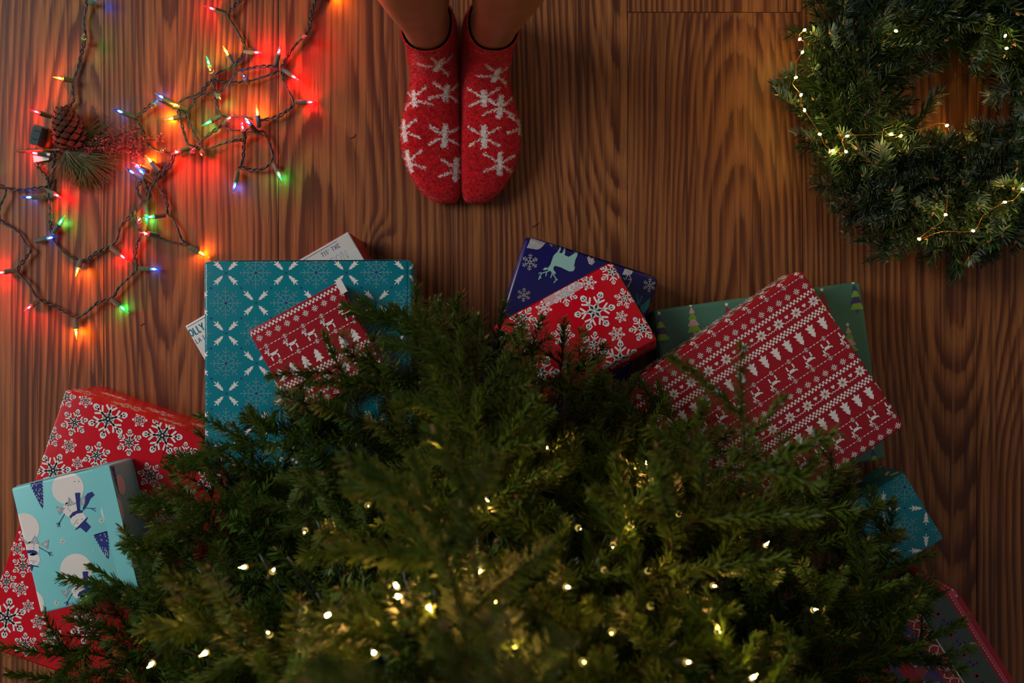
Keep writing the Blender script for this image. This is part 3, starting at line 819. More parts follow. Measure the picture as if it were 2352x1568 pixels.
for cx, inner, lean in FEET:
    v, f, m = loft(FOOT[:-1] + LEG, cx, YT, inner, lean, 0.003, 24, 4)
    b0 = len(V); V += v; Fc += [tuple(b0 + i for i in q) for q in f]
    Fc.append(tuple(b0 + q for q in reversed(range(24)))); Fc.append(tuple(b0 + (m - 1) * 24 + q for q in range(24)))
# hips joining the two legs
b0 = len(V)
hx = (FEET[0][0] + FEET[1][0]) / 2 + 0.035; hy = YT + 0.272 - 0.025
prof = [(0.78, .10, .07), (0.83, .155, .095), (0.90, .165, .105), (0.97, .15, .095), (1.02, .13, .085), (1.05, .08, .05)]
for z, rx, ry in prof:
    for q in range(24):
        a = 2 * math.pi * q / 24; V.append((hx + rx * math.cos(a), hy + ry * math.sin(a), z))
for i in range(len(prof) - 1): Fc += [(b0 + i * 24 + q, b0 + i * 24 + (q + 1) % 24, b0 + (i + 1) * 24 + (q + 1) % 24, b0 + (i + 1) * 24 + q) for q in range(24)]
Fc.append(tuple(b0 + q for q in reversed(range(24)))); Fc.append(tuple(b0 + (len(prof) - 1) * 24 + q for q in range(24)))
inv = person.matrix_basis.inverted()
body = mobj('legs', [inv @ Vector(v) for v in V], Fc, m_skin, person, smooth=True)
bm = bmesh.new(); bm.from_mesh(body.data); bmesh.ops.recalc_face_normals(bm, faces=bm.faces); bm.to_mesh(body.data); bm.free()
rm = body.modifiers.new('remesh', 'REMESH'); rm.mode = 'VOXEL'; rm.voxel_size = 0.0045; rm.use_smooth_shade = True
sm = body.modifiers.new('smooth', 'SMOOTH'); sm.factor = 0.6; sm.iterations = 6
dg = bpy.context.evaluated_depsgraph_get(); me = bpy.data.meshes.new_from_object(body.evaluated_get(dg))
body.modifiers.clear(); body.data = me; me.polygons.foreach_set('use_smooth', [True] * len(me.polygons))

FLK = [[(1008, 150), (1025, 213), (1021, 312), (1047, 389), (939, 372), (951, 226), (928, 300)],
       [(1140, 171), (1111, 225), (1149, 245), (1112, 314), (1148, 376), (1192, 292)]]
fr_ = np.random.default_rng(7)
for (cx, inner, lean), flk, lab in zip(FEET, FLK, ('', '')):
    v, f, m = loft(FOOT, cx, YT, inner, lean, 0.0, 132, 22)
    f.append(tuple(reversed(range(132))))
    V = np.array(v); Fq = np.array(f[:-1])
    # slightly lumpy knit
    bvh = BVHTree.FromPolygons([Vector(a) for a in v], f)
    cen = []
    for px, py in flk:
        h = bvh.ray_cast(Vector((0, 0, H)), Vector(((px - 1176) / F, (784 - py) / F, -1)))
        if h[0] is not None: nq = h[1] if h[1].z > 0 else -h[1]; t1 = nq.cross(Vector((0, 1, 0))).normalized() * -1; cen.append((np.array(h[0]), np.array(nq), np.array(t1), np.array(nq.cross(t1))))
    def white(X, Yv, Zv, nz, jit):
        w = np.zeros(len(X), bool)
        for k, (fc, fn, f1, f2) in enumerate(cen):
            rel = np.stack([X, Yv, Zv], 1) - fc; dx = rel @ f1 + jit[:, 0]; dy = rel @ f2 + jit[:, 1]; far = np.abs(rel @ fn) < .016
            st = 1.0
            w |= far & (np.abs(dx) < 0.0042) & (np.abs(dy) < 0.0165 if k not in (0, 1, 5) else np.abs(dy) < 0.012)
            for sg in (1, -1):
                w |= far & (np.abs(dy - sg * (0.001 + 0.52 * np.abs(dx))) < 0.0017) & (np.abs(dx) < 0.023) & (np.abs(dx) > 0.005)
        return w & (nz > -0.1)
    tri_c = V[Fq].mean(axis=1)
    e1 = V[Fq[:, 1]] - V[Fq[:, 0]]; e2 = V[Fq[:, 3]] - V[Fq[:, 0]]
    nr = np.cross(e1, e2); ar = np.linalg.norm(nr, axis=1); nr = nr / np.maximum(ar[:, None], 1e-12)
    if (nr * (tri_c - V.mean(axis=0))).sum() < 0: nr = -nr; f = [tuple(reversed(q)) for q in f]
    wf = white(tri_c[:, 0], tri_c[:, 1], tri_c[:, 2], nr[:, 2], fr_.normal(0, 0.0009, (len(tri_c), 2)))
    inv3 = np.array(person.location)
    so = mobj('sock', V - inv3, f, [m_sock, m_sockw], person, list(wf.astype(int)) + [0], True)
    so['label'] = 'fuzzy red sock with white knitted snowflakes'
    # chenille fuzz: short strands over the knit
    NS = 52000
    pick = fr_.choice(len(Fq), NS, p=ar / ar.sum())
    a_, b_ = fr_.random((NS, 1)), fr_.random((NS, 1))
    base = V[Fq[pick, 0]] * (1 - a_) * (1 - b_) + V[Fq[pick, 1]] * a_ * (1 - b_) + V[Fq[pick, 2]] * a_ * b_ + V[Fq[pick, 3]] * (1 - a_) * b_
    nn = nr[pick]; d = nn * 0.75 + fr_.normal(0, 0.6, (NS, 3)); d /= np.linalg.norm(d, axis=1)[:, None]
    ok = base[:, 2] > 0.002
    sd = np.cross(d, fr_.normal(0, 1, (NS, 3))); sd /= np.maximum(np.linalg.norm(sd, axis=1)[:, None], 1e-9)
    L = fr_.uniform(0.002, 0.0048, (NS, 1)); wd = 0.0003
    tip = base + d * L; tip[:, 2] = np.maximum(tip[:, 2], 0.0006)
    wv = white(base[:, 0], base[:, 1], base[:, 2], nn[:, 2], fr_.normal(0, 0.0012, (NS, 2)))
    base, tip, sd, wv = base[ok], tip[ok], sd[ok], wv[ok]; k = len(base)
    VV = np.stack([base - sd * wd, base + sd * wd, tip], 1).reshape(-1, 3) - np.array(person.location)
    me = np_mesh('sock_fuzz', VV, np.arange(3 * k).reshape(-1, 3), [m_sock, m_sockw], wv.astype(int))
    fo = bpy.data.objects.new('sock_fuzz', me); link(fo, so); fo['kind'] = 'stuff'

# ------------------------------------------------------------------ coloured string lights
m_wire = plain('wire_dark_green', lin(34, 46, 42), 0.35, 0, 0.5); m_sockt = plain('socket_green', lin(60, 84, 70), 0.45, 0, 0.4)
def emit(name, col, st):
    n = N(name); e = n.node('Emission', Color=col, Strength=st); return n.surf(e.outputs[0])
def bulb_glass(name, col, glow):
    n = N(name)
    t = n.node('BsdfTransparent', Color=col)
    gl = n.node('BsdfGlossy', Color=(1, 1, 1, 1), Roughness=0.08)
    fz = n.node('Fresnel', IOR=1.35)
    e = n.node('Emission', Color=col, Strength=glow)
    a = n.node('AddShader', i0=t.outputs[0], i1=e.outputs[0])
    return n.surf(n.node('MixShader', i0=fz.outputs[0], i1=a.outputs[0], i2=gl.outputs[0]).outputs[0])
BC = {'r': ((1, .008, .02, 1), 1.4, (1, .45, .45, 1), 1000), 'g': ((.01, .75, .14, 1), .40, (.5, 1, .7, 1), 420), 'b': ((.02, .16, 1, 1), .22, (.55, .75, 1, 1), 300),
      'y': ((1, .30, .01, 1), 1.0, (1, .75, .35, 1), 1000)}
BM = {k: (bulb_glass('bulb_glass_' + k, c, gl), emit('filament_' + k, fc, st)) for k, (c, gl, fc, st) in BC.items()}
# shared meshes: socket along +X from 0 to 19 mm; bulb from 17 mm to 35 mm
sv, sf = lathe([(0, .0026), (.001, .0034), (.006, .0036), (.018, .0038), (.0185, .0030)], 10)
sock_me = bpy.data.meshes.new('socket'); sock_me.from_pydata([tuple(v) for v in sv], [], sf); sock_me.materials.append(m_sockt)
bulb_me = {}
for k, (mg, mf) in BM.items():
    bv, bf = lathe([(.0165, .0024), (.019, .0028), (.0225, .0030), (.026, .0026), (.029, .0017), (.0315, .0009), (.0345, .0003)], 12)
    n0 = len(bf)
    bv, bf = lathe([(.0195, .0002), (.0205, .0009), (.0235, .0011), (.0255, .0002)], 6, bv, bf)
    me = bpy.data.meshes.new('bulb'); me.from_pydata([tuple(v) for v in bv], [], bf); me.materials.append(mg); me.materials.append(mf)
    me.polygons.foreach_set('material_index', [0] * n0 + [1] * (len(bf) - n0)); me.polygons.foreach_set('use_smooth', [True] * len(bf)); bulb_me[k] = me

cord = empty('string_lights', P(330, 330, 0))
tag(cord, 'tangled dark green string of red, green, blue and amber mini lights on the floor', 'string lights')
cinv = cord.matrix_basis.inverted()
rz = random.Random(11)
def pair(pts, zlift=0.0, name='wire', parent=cord, inv=cinv, rad=.0012, mat=m_wire):
    q = [P(x, y, .0042 + zlift + rz.uniform(0, .004)) for x, y in pts]
    path = catmull(q, .0022); fr = frames(path); V, Fc = [], []; L = 0; ph = [0]
    for a, b in zip(path, path[1:]): L += (b - a).length; ph.append(L)
    pitch = .021
    for s0 in (0, math.pi):
        V, Fc = tube([p + (s * math.cos(s0 + 2 * math.pi * l / pitch) + u * math.sin(s0 + 2 * math.pi * l / pitch)) * (.00125 + .0007 * math.sin(l * 70)) for p, l, (t, s, u) in zip(path, ph, fr)], rad, 6, V, Fc)
    return mobj(name, [inv @ v for v in V], Fc, mat, parent, smooth=True)
WIRES = [
 ([(198, -60), (198, 0), (199, 15), (192, 46), (196, 84), (189, 115), (178, 158), (168, 184), (167, 212), (168, 230), (158, 250), (140, 300), (134, 319), (125, 357), (122, 400), (118, 420), (110, 436), (113, 460), (115, 482), (116, 523), (122, 546), (128, 559), (143, 576), (176, 597), (199, 597), (224, 579), (253, 566), (270, 546), (276, 523), (301, 495), (329, 469), (339, 457)], 0),
 ([(112, 428), (90, 432), (59, 436), (36, 436), (15, 432), (13, 445), (2, 468), (-4, 490), (3, 508), (31, 525), (48, 540), (59, 560), (71, 574), (59, 592), (41, 620), (50, 635), (64, 650), (76, 668), (87, 684), (117, 699), (148, 717), (176, 729), (202, 714), (224, 696), (255, 686), (268, 668), (276, 656), (314, 617), (309, 589), (313, 565), (320, 545), (327, 531)], .001),
 ([(397, 355), (384, 381), (366, 404), (348, 428), (341, 448), (336, 462), (324, 457), (315, 437), (317, 424), (325, 418)], .004),
 ([(402, 352), (392, 378), (378, 398), (356, 416), (344, 436), (346, 452), (335, 464), (318, 478), (306, 494)], .002),
 ([(333, 415), (337, 430), (340, 444), (336, 462)], .003),
 ([(362, 426), (377, 448), (384, 473), (384, 488), (397, 504), (408, 526), (417, 549), (429, 562)], 0),
 ([(319, 524), (328, 535), (342, 538), (359, 539), (377, 551), (406, 558), (435, 562)], .001),
 ([(306, 497), (312, 510), (319, 524), (326, 533)], .003),
 ([(570, -30), (553, 0), (533, 20), (524, 36), (543, 69), (561, 102), (561, 122), (538, 148), (508, 163), (492, 173)], .001),
 ([(490, 176), (492, 199), (497, 230), (508, 263), (538, 268), (560, 268), (581, 272)], 0),
 ([(492, 184), (507, 186), (523, 190), (559, 189), (599, 179), (643, 164)], .001),
 ([(638, 153), (597, 153), (570, 158), (543, 165), (528, 189), (497, 214), (457, 219), (423, 227), (406, 242)], .005),
 ([(490, 179), (457, 217), (441, 242), (431, 255), (434, 276), (446, 306), (457, 327), (469, 344)], .002),
 ([(406, 242), (412, 265), (418, 288), (428, 324), (434, 332), (455, 338)], .001),
 ([(400, 355), (431, 344), (467, 342), (490, 337), (513, 329), (540, 323), (556, 321)], .003),
 ([(457, 329), (477, 311), (495, 298), (513, 288), (533, 298), (569, 298), (604, 304), (614, 318), (620, 334), (626, 352), (624, 368), (610, 385), (592, 390), (574, 390), (556, 385), (546, 383)], .001),
 ([(562, 306), (561, 325), (559, 344), (558, 362), (553, 380)], 0),
 ([(599, 276), (618, 273), (638, 268), (656, 256), (673, 242), (673, 230), (664, 212), (655, 194), (650, 178), (648, 160), (655, 140), (666, 120), (680, 102), (694, 87), (707, 74), (712, 56), (714, 38), (724, 0), (735, -40)], .001),
 ([(310, 273), (320, 264), (332, 253), (344, 243), (357, 235), (366, 231), (384, 240), (400, 250), (418, 255), (430, 260)], .001),
 ([(314, 275), (322, 287), (330, 304), (340, 330), (362, 346), (385, 350), (400, 355)], 0),
 ([(86, 372), (86, 382), (95, 394), (108, 408), (112, 424), (118, 430)], 0),
]
for w_, zl in WIRES: pair(w_, zl)
BULBS = [((205, 8), (248, 2), 'b'), ((192, 97), (213, 92), 'g'), ((168, 186), (141, 188), 'y'), ((118, 268), (84, 260), 'r'), ((311, 270), (264, 253), 'b'), ((400, 240), (353, 212), 'b'), ((360, 234), (363, 258), 'g'),
 ((427, 266), (373, 276), 'y'), ((118, 357), (68, 352), 'r'), ((519, 31), (478, 24), 'r'), ((561, 119), (610, 127), 'r'), ((633, 150), (652, 108), 'r'), ((692, 85), (714, 96), 'r'), ((535, 146), (524, 117), 'y'), ((488, 172), (486, 139), 'g'),
 ((493, 178), (493, 165), 'y'), ((570, 191), (569, 181), 'b'), ((651, 160), (692, 190), 'r'), ((677, 235), (732, 234), 'r'), ((494, 214), (519, 238), 'g'), ((595, 292), (595, 245), 'y'), ((507, 267), (470, 295), 'g'), ((513, 287), (546, 271), 'r'),
 ((588, 302), (572, 279), 'b'), ((562, 318), (566, 288), 'r'), ((430, 250), (405, 247), 'y'), ((372, 346), (396, 350), 'r'), ((432, 340), (405, 362), 'r'), ((438, 354), (462, 348), 'r'), ((464, 345), (478, 366), 'r'),
 ((629, 377), (653, 419), 'g'), ((546, 394), (539, 446), 'b'), ((367, 394), (329, 350), 'y'), ((342, 394), (318, 380), 'r'), ((333, 415), (289, 385), 'b'), ((352, 416), (322, 388), 'b'), ((334, 468), (342, 520), 'g'), ((380, 494), (340, 504), 'g'),
 ((322, 524), (334, 501), 'r'), ((362, 540), (336, 539), 'r'), ((433, 566), (482, 592), 'y'), ((254, 567), (297, 602), 'r'), ((318, 616), (376, 619), 'b'), ((110, 437), (153, 458), 'r'), ((104, 453), (52, 455), 'b'), ((121, 536), (155, 496), 'g'),
 ((81, 554), (136, 541), 'b'), ((186, 596), (187, 638), 'y'), ((41, 620), (-8, 630), 'r'), ((88, 690), (76, 716), 'r'), ((172, 732), (185, 780), 'y'), ((254, 686), (297, 720), 'g'), ((735, -6), (786, -10), 'y'), ((10, 430), (-22, 424), 'g')]
Lb = .0345
for (x0, y0), (x1, y1), c in BULBS:
    a = P(x0, y0, .0070); d = P(x1, y1, .0070) - a
    el = math.acos(min(1, d.length / Lb)) if d.length < Lb else -0.02
    d = Vector((d.x, d.y, 0)).normalized() if d.length > 1e-6 else Vector((1, 0, 0))
    dirv = (d * math.cos(el) + Vector((0, 0, 1)) * math.sin(el)).normalized()
    M = cinv @ (Matrix.Translation(a) @ dirv.to_track_quat('X', 'Z').to_matrix().to_4x4())
    so = bpy.data.objects.new('socket', sock_me); so.matrix_basis = M; link(so, cord)
    bo = bpy.data.objects.new('bulb', bulb_me[c]); link(bo, so)
# end plug of the string: a moulded block with a slotted face
m_plug = plain('plug_teal_green', lin(46, 74, 76), 0.4, 0, 0.5)
bm = bmesh.new(); bmesh.ops.create_cube(bm, size=1)
for v in bm.verts:
    k = 1.0 if v.co.z < 0 else 0.78
    v.co = Vector((v.co.x * .018 * k, v.co.y * .026 * (1.0 if v.co.y > 0 else 1.12), (v.co.z + .5) * .022))
bmesh.ops.bevel(bm, geom=list(bm.edges), offset=.0016, segments=2, affect='EDGES')
me = bpy.data.meshes.new('plug'); bm.to_mesh(me); bm.free(); me.materials.append(m_plug)
plug = bpy.data.objects.new('plug', me); plug.matrix_basis = cinv @ (Matrix.Translation(P(93, 315, .0)) @ Matrix.Rotation(math.radians(-14), 4, 'Z') @ Matrix.Rotation(math.radians(8), 4, 'Y')); link(plug, cord)
m_slot = plain('slot_black', lin(10, 12, 12), 0.7)
for dx, dy in ((0.0, -.0065), (0.0, .006)):
    bm = bmesh.new(); bmesh.ops.create_cube(bm, size=1)
    for v in bm.verts: v.co = Vector((v.co.x * .0075 + dx, v.co.y * .0016 + dy, v.co.z * .0006 + .0221))
    me = bpy.data.meshes.new('plug_slot'); bm.to_mesh(me); bm.free(); me.materials.append(m_slot); link(bpy.data.objects.new('plug_slot', me), plug)
mobj('plug_rim', [(x, y, z) for z in (.006, .010) for x, y in ((-.0098, .013), (.0098, .013), (.0098, .0155), (-.0098, .0155))],
     [(3, 2, 1, 0), (4, 5, 6, 7), (0, 1, 5, 4), (1, 2, 6, 5), (2, 3, 7, 6), (3, 0, 4, 7)], m_plug, plug)
# white warning tag folded round the cord
m_tag = plain('tag_white', lin(226, 216, 210), 0.5)
q = [P(76, 357, .003), P(112, 362, .006), P(113, 367, .006), P(78, 373, .003), P(104, 351, .012), P(116, 352, .012), P(114, 358, .012), P(104, 356, .012)]
th = Vector((0, 0, .0004))
TV = [cinv @ (p + o) for p in q[:4] for o in (th * 0, th)]; TV2 = [cinv @ (p + o) for p in q[4:] for o in (th * 0, th)]
for tv in (TV, TV2): mobj('warning_tag', tv, [(0, 2, 4, 6), (7, 5, 3, 1), (0, 1, 3, 2), (2, 3, 5, 4), (4, 5, 7, 6), (6, 7, 1, 0)], m_tag, cord)

# ------------------------------------------------------------------ pine cone pick
m_scale = plain('cone_scale', lin(82, 50, 34), 0.6, 0, 0.3, 0.4, 400, 0.3); m_core = plain('cone_core', lin(52, 28, 18), 0.8)
m_stick = plain('pick_stem', lin(120, 84, 48), 0.7, 0, 0.3, 0.5, 300, 0.2); m_long = plain('long_needle', lin(88, 88, 48), 0.5, 0, 0.4, 0, 100, 0.2)
m_bead = glitter('burgundy_glitter', lin(176, 84, 84)); m_twigb = plain('burgundy_twig', lin(64, 24, 26), 0.6)
pickr = empty('pine_cone_pick', P(150, 345, 0))
tag(pickr, 'decorative pine cone pick with long needles and glittery burgundy sprigs beside the string lights', 'decoration')
pinv = pickr.matrix_basis.inverted()
cbase, ctip = P(170, 345, .014), P(146, 252, .030)
cax = (ctip - cbase); CL = cax.length; cax.normalize()
Mc = pinv @ (Matrix.Translation(cbase) @ cax.to_track_quat('X', 'Z').to_matrix().to_4x4())
cv, cf = lathe([(0, .006), (.015, .011), (CL * .5, .011), (CL * .85, .006), (CL * .97, .002)], 10)
cone = mobj('pine_cone', cv, cf, m_core, pickr, smooth=True); cone.matrix_basis = Mc
sv = [(0, -.0022, 0), (0, .0022, 0), (.008, -.0058, .0004), (.008, .0058, .0004), (.0115, -.0050, .0006), (.0115, .0050, .0006), (.0140, 0, .0008),
      (0, 0, -.0012), (.0085, 0, .0034), (.0118, 0, .0036), (.009, 0, -.0022)]
sfc = [(0, 2, 8, 7), (7, 8, 3, 1), (2, 4, 9, 8), (8, 9, 5, 3), (4, 6, 9), (9, 6, 5), (0, 10, 2), (1, 3, 10), (2, 10, 4), (3, 5, 10), (4, 10, 6), (5, 6, 10)]
sme = bpy.data.meshes.new('scale'); sme.from_pydata(sv, [], sfc); sme.materials.append(m_scale)
for k in range(78):
    t = (k + .5) / 78; x = CL * (.04 + .90 * t)
    a = k * 2.39996; env = math.sin(math.pi * min(1, (.22 + .78 * t) ** .8) ) ** .6 if t > .1 else .62
    spread = math.radians(72 - 55 * t); sc = .65 + .55 * env
    radial = Vector((0, math.cos(a), math.sin(a)))
    d = (radial * math.sin(spread) + Vector((1, 0, 0)) * math.cos(spread)).normalized()
    up = (Vector((1, 0, 0)) - d * d.x).normalized()
    R = Matrix((d, up.cross(d), up)).transposed().to_4x4()
    o = bpy.data.objects.new('scale', sme)
    o.matrix_basis = Matrix.Translation(Vector((x, 0, 0)) + radial * (.006 + .004 * env)) @ R @ Matrix.Scale(sc * 1.15, 4); link(o, cone)
V, Fc = tube(catmull([P(33, 346, .004), P(80, 346, .005), P(140, 343, .008), P(175, 340, .012)], .006), lambda t: .0010 + .0012 * t, 7)
mobj('stem', [pinv @ v for v in V], Fc, m_stick, pickr, smooth=True)
# long pine needles in three tufts
def long_needles(tufts, seed):
    r = random.Random(seed); V, Fc = [], []
    for (ox, oy), (tx, ty), spread, n, lo in tufts:
        for k in range(n):
            a = math.atan2(ty - oy, tx - ox) + r.gauss(0, spread); l = r.uniform(lo * .75, lo * 1.05)
            j = r.uniform(0, 18)
            s0 = P(ox + j * math.cos(a), oy + j * math.sin(a), r.uniform(.006, .016)); mid = P(ox + l * .55 * math.cos(a), oy + l * .55 * math.sin(a), r.uniform(.006, .022))
            e = P(ox + l * math.cos(a + r.gauss(0, .07)), oy + l * math.sin(a + r.gauss(0, .07)), r.uniform(.001, .012))
            V, Fc = tube(catmull([s0, mid, e], .012), lambda t: .0007 * (1.05 - t * .7), 4, V, Fc, False)
    o = mobj('pine_needles', [pinv @ v for v in V], Fc, m_long, pickr, smooth=True); o['kind'] = 'stuff'
    return o
long_needles([((150, 346), (265, 352), .20, 110, 140), ((150, 346), (190, 420), .34, 150, 95), ((165, 350), (235, 392), .30, 110, 110), ((190, 370), (205, 425), .45, 90, 70), ((150, 340), (255, 305), .22, 60, 130), ((150, 350), (130, 410), .3, 16, 80)], 5)
V, Fc = tube(catmull([P(140, 346, .01), P(180, 362, .011), P(215, 385, .010), P(240, 405, .004)], .008), lambda t: .0011 * (1.1 - t * .7), 6)
mobj('stem', [pinv @ v for v in V], Fc, m_stick, pickr, smooth=True)
r = random.Random(8)
for (path, nb) in (([(140, 345), (190, 338), (250, 318), (300, 300), (320, 295)], 150), ([(140, 346), (200, 345), (270, 330), (330, 322), (372, 322)], 190), ([(145, 348), (210, 345), (280, 340), (320, 348), (330, 362)], 150), ([(200, 330), (230, 315), (255, 305), (262, 298)], 70)):
    cp = catmull([P(x, y, .012 + .010 * math.sin(i)) for i, (x, y) in enumerate(path)], .004)
    V, Fc = tube(cp, .0007, 5)
    sp = mobj('glitter_sprig', [pinv @ v for v in V], Fc, m_twigb, pickr, smooth=True)
    bmb = bmesh.new(); bmesh.ops.create_icosphere(bmb, subdivisions=1, radius=1.0); iv = [v.co.copy() for v in bmb.verts]; ifc = [tuple(v.index for v in f.verts) for f in bmb.faces]; bmb.free()
    V, Fc = [], []
    for k in range(nb):
        t = r.random() ** .8; c = cp[int((.15 + .85 * t) * (len(cp) - 1))]; rad = r.uniform(.0008, .0016)
        c = c + Vector((r.gauss(0, .004), r.gauss(0, .0055), r.gauss(0, .004))); c.z = max(.002, c.z); b0 = len(V)
        V += [pinv @ (c + v * rad) for v in iv]; Fc += [tuple(b0 + i for i in f) for f in ifc]
    bo = mobj('glitter_beads', V, Fc, m_bead, sp); bo['kind'] = 'stuff'
# ------------------------------------------------------------------ fir foliage
def needle_mat(name, dark, light, under, rough=0.42):
    n = N(name)
    oi = n.node('ObjectInfo'); tc = n.node('TexCoord').outputs['Object']
    c = n.mix(n.noise(tc, 45, 2), dark, light)
    hs = n.node('HueSaturation', Color=c, Hue=n.m2('MULTIPLY_ADD', oi.outputs['Random'], .03, .485), Saturation=1.0, Value=n.m2('MULTIPLY_ADD', oi.outputs['Random'], .6, .7))
    c = n.mix(n.node('NewGeometry').outputs['Backfacing'], hs.outputs[0], under)     # the leaf's pale underside
    b = n.node('BsdfPrincipled', Base_Color=c, Roughness=rough); b.inputs['Specular IOR Level'].default_value = .4
    t = n.node('BsdfTranslucent', Color=c)
    return n.surf(n.node('MixShader', i0=.22, i1=b.outputs[0], i2=t.outputs[0]).outputs[0])
m_bark = plain('fir_bark', lin(84, 62, 44), 0.85, 0, 0.2, 0.5, 200, 0.3); m_bud = plain('fir_bud', lin(150, 104, 72), 0.6)
m_ndl = needle_mat('fir_needle', lin(44, 70, 20), lin(90, 114, 36), lin(98, 122, 60))
m_wndl = needle_mat('wreath_needle', lin(28, 50, 24), lin(56, 80, 42), lin(112, 134, 122))

def spray(seed, L, laterals, sub, nd=900, nl=.0165, lat_max=.135, stem=.0028, lift=.12):
    """a fir bough along +X in the XY plane: axis, side twigs, their side twigs, needles on all"""
    r = np.random.default_rng(seed)
    segs = []        # (points (k,3), radius0, bare fraction)
    def curve(p, d, l, droop, k=7):
        pts = [p]; d = d / np.linalg.norm(d); side = r.normal(0, .25)
        for i in range(k):
            d = d + np.array([-d[1] * side / k, d[0] * side / k, droop / k]); d /= np.linalg.norm(d)
            pts.append(pts[-1] + d * l / k)
        return np.array(pts)
    main = curve(np.zeros(3), np.array([1, 0, -.02]), L, lift, 12)
    segs.append((main, stem, .22 if L > .3 else .05))
    def along(pts, t):
        x = t * (len(pts) - 1); i = min(int(x), len(pts) - 2); f = x - i
        return pts[i] * (1 - f) + pts[i + 1] * f, pts[i + 1] - pts[i]
    for k in range(laterals):
        t = .16 + .80 * (k + r.uniform(-.2, .2)) / laterals; t = min(max(t, .1), .97)
        p, d = along(main, t); d /= np.linalg.norm(d)
        sg = 1 if k % 2 == 0 else -1; a = sg * math.radians(r.uniform(38, 58)); roll = r.normal(0, .28)
        dd = np.array([d[0] * math.cos(a) - d[1] * math.sin(a), d[0] * math.sin(a) + d[1] * math.cos(a), d[2] + roll])
        l = min(lat_max, .48 * L * (1 - t) + .06) * r.uniform(.75, 1.15)
        lat = curve(p, dd, l, r.uniform(.0, .35)); segs.append((lat, stem * .55, .06))
        ns = int(l / sub) if sub else 0
        for j in range(ns):
            tt = .25 + .6 * (j + r.uniform(0, .4)) / max(1, ns); q, e = along(lat, tt); e /= np.linalg.norm(e)
            sg2 = 1 if j % 2 == 0 else -1; a2 = sg2 * math.radians(r.uniform(35, 55))
            ee = np.array([e[0] * math.cos(a2) - e[1] * math.sin(a2), e[0] * math.sin(a2) + e[1] * math.cos(a2), e[2] + r.normal(0, .2)])
            segs.append((curve(q, ee, (l * (1 - tt) * .5 + .04) * r.uniform(.8, 1.2), r.uniform(0, .2), 5), stem * .4, 0))
    # bring the tip of the axis back to (L, 0, 0)
    tip = Vector(main[-1]); q = np.array(tip.rotation_difference(Vector((1, 0, 0))).to_matrix()) * (L / tip.length)
    segs = [(p @ q.T, a_, b_) for p, a_, b_ in segs]
    # wood
    WV, WF = [], []
    for pts, rad, bare in segs:
        tube([Vector(p) for p in pts], (lambda rr: (lambda t: rr * (1 - .7 * t)))(rad), 5 if rad >= stem else 4, WV, WF, False)
    buds = []
    for pts, rad, bare in segs:
        d = Vector(pts[-1] - pts[-2]).normalized(); c = Vector(pts[-1]); s = d.orthogonal().normalized(); u = d.cross(s); b0 = len(WV); bw = .0024
        WV += [c - d * .001, c + s * bw, c + u * bw, c - s * bw, c - u * bw, c + d * .006]
        buds += [(b0 + 1, b0 + 2, b0 + 5), (b0 + 2, b0 + 3, b0 + 5), (b0 + 3, b0 + 4, b0 + 5), (b0 + 4, b0 + 1, b0 + 5)]
    # needles
    NB, ND, NU, NLn = [], [], [], []
    for pts, rad, bare in segs:
        sl = np.linalg.norm(np.diff(pts, axis=0), axis=1); tot = sl.sum(); n = int(tot * (1 - bare) * nd)
        t = np.sort(r.uniform(bare, 1.0, n)); x = t * (len(pts) - 1); i = np.minimum(x.astype(int), len(pts) - 2); f = (x - i)[:, None]
        b = pts[i] * (1 - f) + pts[i + 1] * f; d = pts[i + 1] - pts[i]; d /= np.linalg.norm(d, axis=1)[:, None]
        up = np.array([0, 0, 1.0]); s = np.cross(d, up); s /= np.linalg.norm(s, axis=1)[:, None]; w = np.cross(s, d)
        ang = r.uniform(-.35, math.pi + .35, n); rad_dir = s * np.cos(ang)[:, None] + w * np.sin(ang)[:, None]
        th = np.radians(r.normal(63, 11, n) - 22 * np.clip((t - .85) / .15, 0, 1))[:, None]
        nd_ = rad_dir * np.sin(th) + d * np.cos(th)
        NB.append(b); ND.append(nd_); NU.append(d); NLn.append(nl * r.uniform(.72, 1.1, n) * (1 - .3 * np.clip((t - .9) / .1, 0, 1)))
    b = np.concatenate(NB); d = np.concatenate(ND); ax = np.concatenate(NU); l = np.concatenate(NLn)[:, None]
    wdir = np.cross(d, ax); wdir /= np.maximum(np.linalg.norm(wdir, axis=1)[:, None], 1e-9)
    nn = np.cross(wdir, d); bend = ax * .16 * l
    hw = .00095
    flip = (nn[:, 2] < 0)[:, None]; wdir = np.where(flip, -wdir, wdir)
    v0 = b; v1 = b + d * l * .2 - wdir * hw + bend * .05; v2 = b + d * l * .8 - wdir * hw + bend * .6; v3 = b + d * l + bend
    v4 = b + d * l * .8 + wdir * hw + bend * .6; v5 = b + d * l * .2 + wdir * hw + bend * .05
    NV = np.stack([v0, v1, v2, v3, v4, v5], 1).reshape(-1, 3); NQ = np.arange(len(NV)).reshape(-1, 6)[:, ::-1]
    return WV, WF, buds, NV, NQ

def bough_pair(seed, L, lat, sub, nd, nm, **kw):
    WV, WF, buds, NV, NQ = spray(seed, L, lat, sub, nd, **kw)
    wm = bpy.data.meshes.new('bough'); wm.from_pydata([tuple(v) for v in WV], [], WF + buds); wm.materials.append(m_bark); wm.materials.append(m_bud)
    wm.polygons.foreach_set('material_index', [0] * len(WF) + [1] * len(buds))
    return wm, np_mesh('needles', NV, NQ, [nm])

